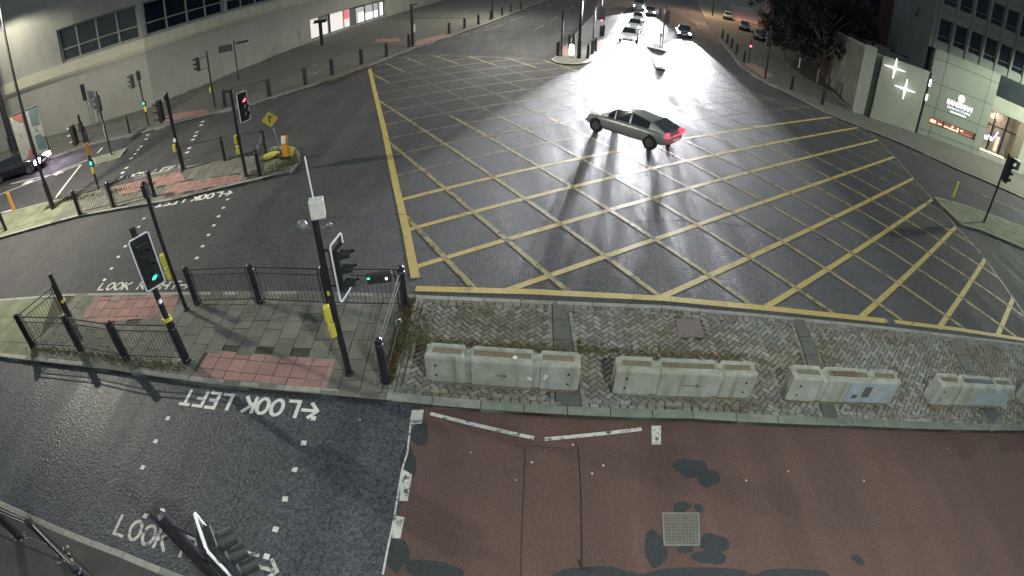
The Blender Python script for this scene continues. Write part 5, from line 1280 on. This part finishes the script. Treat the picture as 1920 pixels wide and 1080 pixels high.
# ------------------------------------------------------------------ cars
def car(name, label, loc, ang, paint, L_=4.3, W_=1.78, Hh=1.45, head_=None, tail=None, kind='hatch', power=0, hcol=(.92, .94, 1), group=None, z=0.004, cat='car', aim=-2.0, blend=.6, size=70, hs=1.0):
    root = thing(name, label, cat, (loc[0], loc[1], z), ang, group)
    hl = L_/2; hw = W_/2
    # lower body: stations along x (front = +x)
    st_ = [(-hl, .62, .38, .70), (-hl+.10, .90, .30, .92), (-hl+.55, .985, .24, .97), (-.9, 1, .17, .97), (0, 1, .17, .96), (.9, 1, .17, .95), (hl-1.0, .985, .17, .92), (hl-.45, .93, .22, .82), (hl-.10, .82, .26, .74), (hl, .66, .32, .64)]
    if kind == 'van': st_ = [(x, wf, z0, z1+.12) for x, wf, z0, z1 in st_]
    k = Hh/1.45; vs = []; n = 10
    for x, wf, z0, z1 in st_:
        y = hw*wf; z1 *= k
        for yy, zz in ((-.80*y, z0), (-.98*y, z0+.08), (-y, (z0+z1)/2), (-.97*y, z1-.06), (-.86*y, z1), (.86*y, z1), (.97*y, z1-.06), (y, (z0+z1)/2), (.98*y, z0+.08), (.80*y, z0)): vs.append((x, yy, zz))
    fs = [(i*n+j, (i+1)*n+j, (i+1)*n+(j+1) % n, i*n+(j+1) % n) for i in range(len(st_)-1) for j in range(n)]+[tuple(range(n)), tuple(range((len(st_))*n-1, (len(st_)-1)*n-1, -1))]
    b = MB(); b.add(vs, [f[::-1] for f in fs]); b.build('body', paint, root, smooth=True, sub=1)
    # greenhouse
    if kind == 'van': G_ = [(-hl+.06, .80, .84, 1.0), (-hl+.16, .78, .97, 1.42), (hl-1.35, .80, .97, 1.43), (hl-.55, .84, .84, .95)]
    elif kind == 'sleek': G_ = [(-hl+.16, .80, .82, .97), (-hl+.95, .68, .84, 1.27), (-.30, .67, .87, 1.46), (.50, .68, .87, 1.39), (hl-1.02, .86, .84, .93)]
    else: G_ = [(-hl+.22, .84, .84, .90), (-hl+.75, .66, .80, 1.36), (-.35, .66, .86, 1.45), (.35, .66, .86, 1.42), (hl-1.25, .86, .84, .88)]
    G_ = [(x, wt, wb, zt*k) for x, wt, wb, zt in G_]; zb = .86*k
    g = MB(); v = []
    for x, wt, wb, zt in G_: v += [(x, -hw*wb, zb), (x, -hw*wt if zt > zb+.1 else -hw*wb, zt), (x, hw*wt if zt > zb+.1 else hw*wb, zt), (x, hw*wb, zb)]
    f = []
    for i in range(len(G_)-1):
        for j in range(3): f.append((i*4+j, i*4+j+1, (i+1)*4+j+1, (i+1)*4+j))
    g.add(v, f); g.build('roof', paint, root, smooth=kind == 'sleek', bevel=.03)
    def pane(nm, q, inset=.08, off=.012):
        q = [Vector(x) for x in q]; c = sum(q, Vector())/len(q); nrm = (q[1]-q[0]).cross(q[2]-q[0]).normalized()
        if nrm.dot(c-Vector((0, 0, .7))) < 0: nrm = -nrm; q.reverse()
        m_ = MB(); m_.add([x.lerp(c, inset)+nrm*off for x in q], [tuple(range(len(q)))]); return m_.build(nm, M_CGLS, root)
    a = [[Vector(v[i*4+j]) for j in range(4)] for i in range(len(G_))]
    pane('windscreen', (a[-1][1], a[-1][2], a[-2][2], a[-2][1])); pane('rear_window', (a[0][1], a[0][2], a[1][2], a[1][1]))
    for j, (p_, q_) in enumerate(((0, 1), (3, 2))):
        for i in range(1, len(G_)-2): pane('side_window', (a[i][p_], a[i+1][p_], a[i+1][q_], a[i][q_]), .10)
        pane('side_window', (a[-2][p_], a[-1][p_]*.8+a[-2][p_]*.2, a[-2][q_]), .12)
    for x in (-hl+.82, hl-.86):
        for s_ in (-1, 1):
            w_ = MB(); w_.cyl((x, s_*(hw-.22), .31), (x, s_*(hw-.015), .31), .315, n=20); wo = w_.build('wheel', M_TYRE, root, bevel=.02)
            r_ = MB(); r_.cyl((x, s_*(hw-.03), .31), (x, s_*(hw-.005), .31), .20, n=12); r_.build('rim', M_RIM, wo)
            ar = MB(); ar.cyl((x, s_*(hw-.14), .33), (x, s_*(hw-.022), .33), .35, n=22); ar.build('wheel_arch', M_DARK, root)
    for s_ in (-1, 1):
        m_ = MB(); m_.box((hl-.16, s_*hw*.64, .64*k), (.20*hs, .36*hs, .16*hs), -s_*.35); m_.build('headlight', head_ or M_HOFF, root, bevel=.03)
        m_ = MB(); m_.box((-hl+.10, s_*hw*.74, .86*k), (.16, .34, .17), s_*.30); m_.build('tail_light', tail or M_TOFF, root, bevel=.03)
        m_ = MB(); m_.box((.75, s_*(hw+.08), .98*k), (.16, .16, .12)); m_.build('door_mirror', paint, root, bevel=.03)
        if head_ and power:
            ld = bpy.data.lights.new('headlight_beam', 'SPOT'); ld.energy = power; ld.color = hcol; ld.spot_size = R(size); ld.spot_blend = blend; ld.shadow_soft_size = .22
            lo = bpy.data.objects.new('headlight_beam', ld); COL.objects.link(lo); lo.parent = root; lo.location = (hl+.12, s_*hw*.64, .64*k); lo.rotation_euler = (R(90+aim), 0, R(-90))
    m_ = MB(); m_.box((hl+.005, 0, .42), (.03, .9, .14)); m_.build('grille', M_DARK, root)
    for x, s_ in ((hl+.015, 1), (-hl-.005, -1)): m_ = MB(); m_.box((x, 0, .50), (.025, .52, .11)); m_.build('number_plate', M_PLATE, root)
    return root
M_GLAREC = mat('glare_white_paint', (.75, .76, .8), .25, coat=.6)  # white bodies stand in for headlight bloom washing out the queued cars
# silver car crossing the box
car('silver_car', 'silver hatchback with lit brake lights crossing the yellow box', (5.25, 22.75), R(137), M_SILV, L_=4.5, W_=1.85, Hh=1.34, kind='sleek', head_=M_HEAD, tail=M_TAIL, power=400, aim=-5, size=80)
r_ = [o for o in bpy.data.objects if o.name.startswith('silver_car')][0]
b = MB(); b.box((-2.36, 0, .80), (.04, 1.0, .04)); b.build('brake_light_bar', M_TAIL, r_)
for s_ in (-1, 1):
    ld = bpy.data.lights.new('brake_glow', 'POINT'); ld.energy = 10; ld.color = (1, .06, .12); ld.shadow_soft_size = .08; lo = bpy.data.objects.new('brake_glow', ld); COL.objects.link(lo); lo.parent = r_; lo.location = (-2.55, s_*.7, .85)
HP = 98000
Q = R(-105.5)
car('queued_car', 'first white-lit car of the left queue behind the stop line, almost lost in headlight glare', (10.85, 52.1), Q, M_GLAREC, head_=M_HEAD, power=HP, size=23, blend=.25, group='cars queueing with headlights on', aim=-7)
car('queued_car', 'second car of the left queue with its windscreen showing dark in the glare', (13.3, 61.3), Q, M_GLAREC, head_=M_HEAD, power=HP*.5, size=23, blend=.25, group='cars queueing with headlights on', aim=-7)
car('queued_car', 'third car of the left queue, far up the road', (15.6, 70.2), Q, M_GLAREC, head_=M_HEAD, power=HP*.4, size=23, blend=.25, group='cars queueing with headlights on')
car('queued_van', 'pale van at the back of the queue just under the top edge', (19.6, 88), Q, M_SILV, L_=5.6, W_=2.0, Hh=2.3, head_=M_HEAD, power=HP*.4, kind='van', size=23, blend=.25, group='cars queueing with headlights on', cat='van')
car('queued_car', 'dark car alone in the right queue lane with bright headlights', (19.0, 60.6), Q, M_BLUC, head_=M_HEAD, power=HP*.75, size=23, blend=.25, group='cars queueing with headlights on', aim=-7)
car('queued_car', 'car behind the little island in the middle lane at the top of the frame', (20.3, 83), Q, M_GRYC, head_=M_HEAD, power=HP*.6, size=23, blend=.25, group='cars queueing with headlights on')
# black car at the left edge
car('black_car', 'black car with violet-white headlights driving along the left kerb', (-31.6, 22.2), R(14), M_BLKC, L_=4.6, head_=M_HEADV, tail=M_TAIL, power=500, hs=1.7, hcol=(.9, .8, 1), aim=-6)  # headlights built oversize to take in the glare around them
# parked cars on the right
car('parked_car', 'black parked car with a white number plate nearest the trees', (33.0, 69.6), R(-112), M_BLKC, z=KZ, group='cars parked on the right')
car('parked_car', 'grey parked car half hidden behind the nearer black one', (35.0, 80.0), R(-112), M_GRYC, z=KZ, group='cars parked on the right')
car('parked_car', 'pale parked car at the top edge beside the tree crown', (38.0, 95.0), R(-112), M_SILV, z=KZ, group='cars parked on the right')
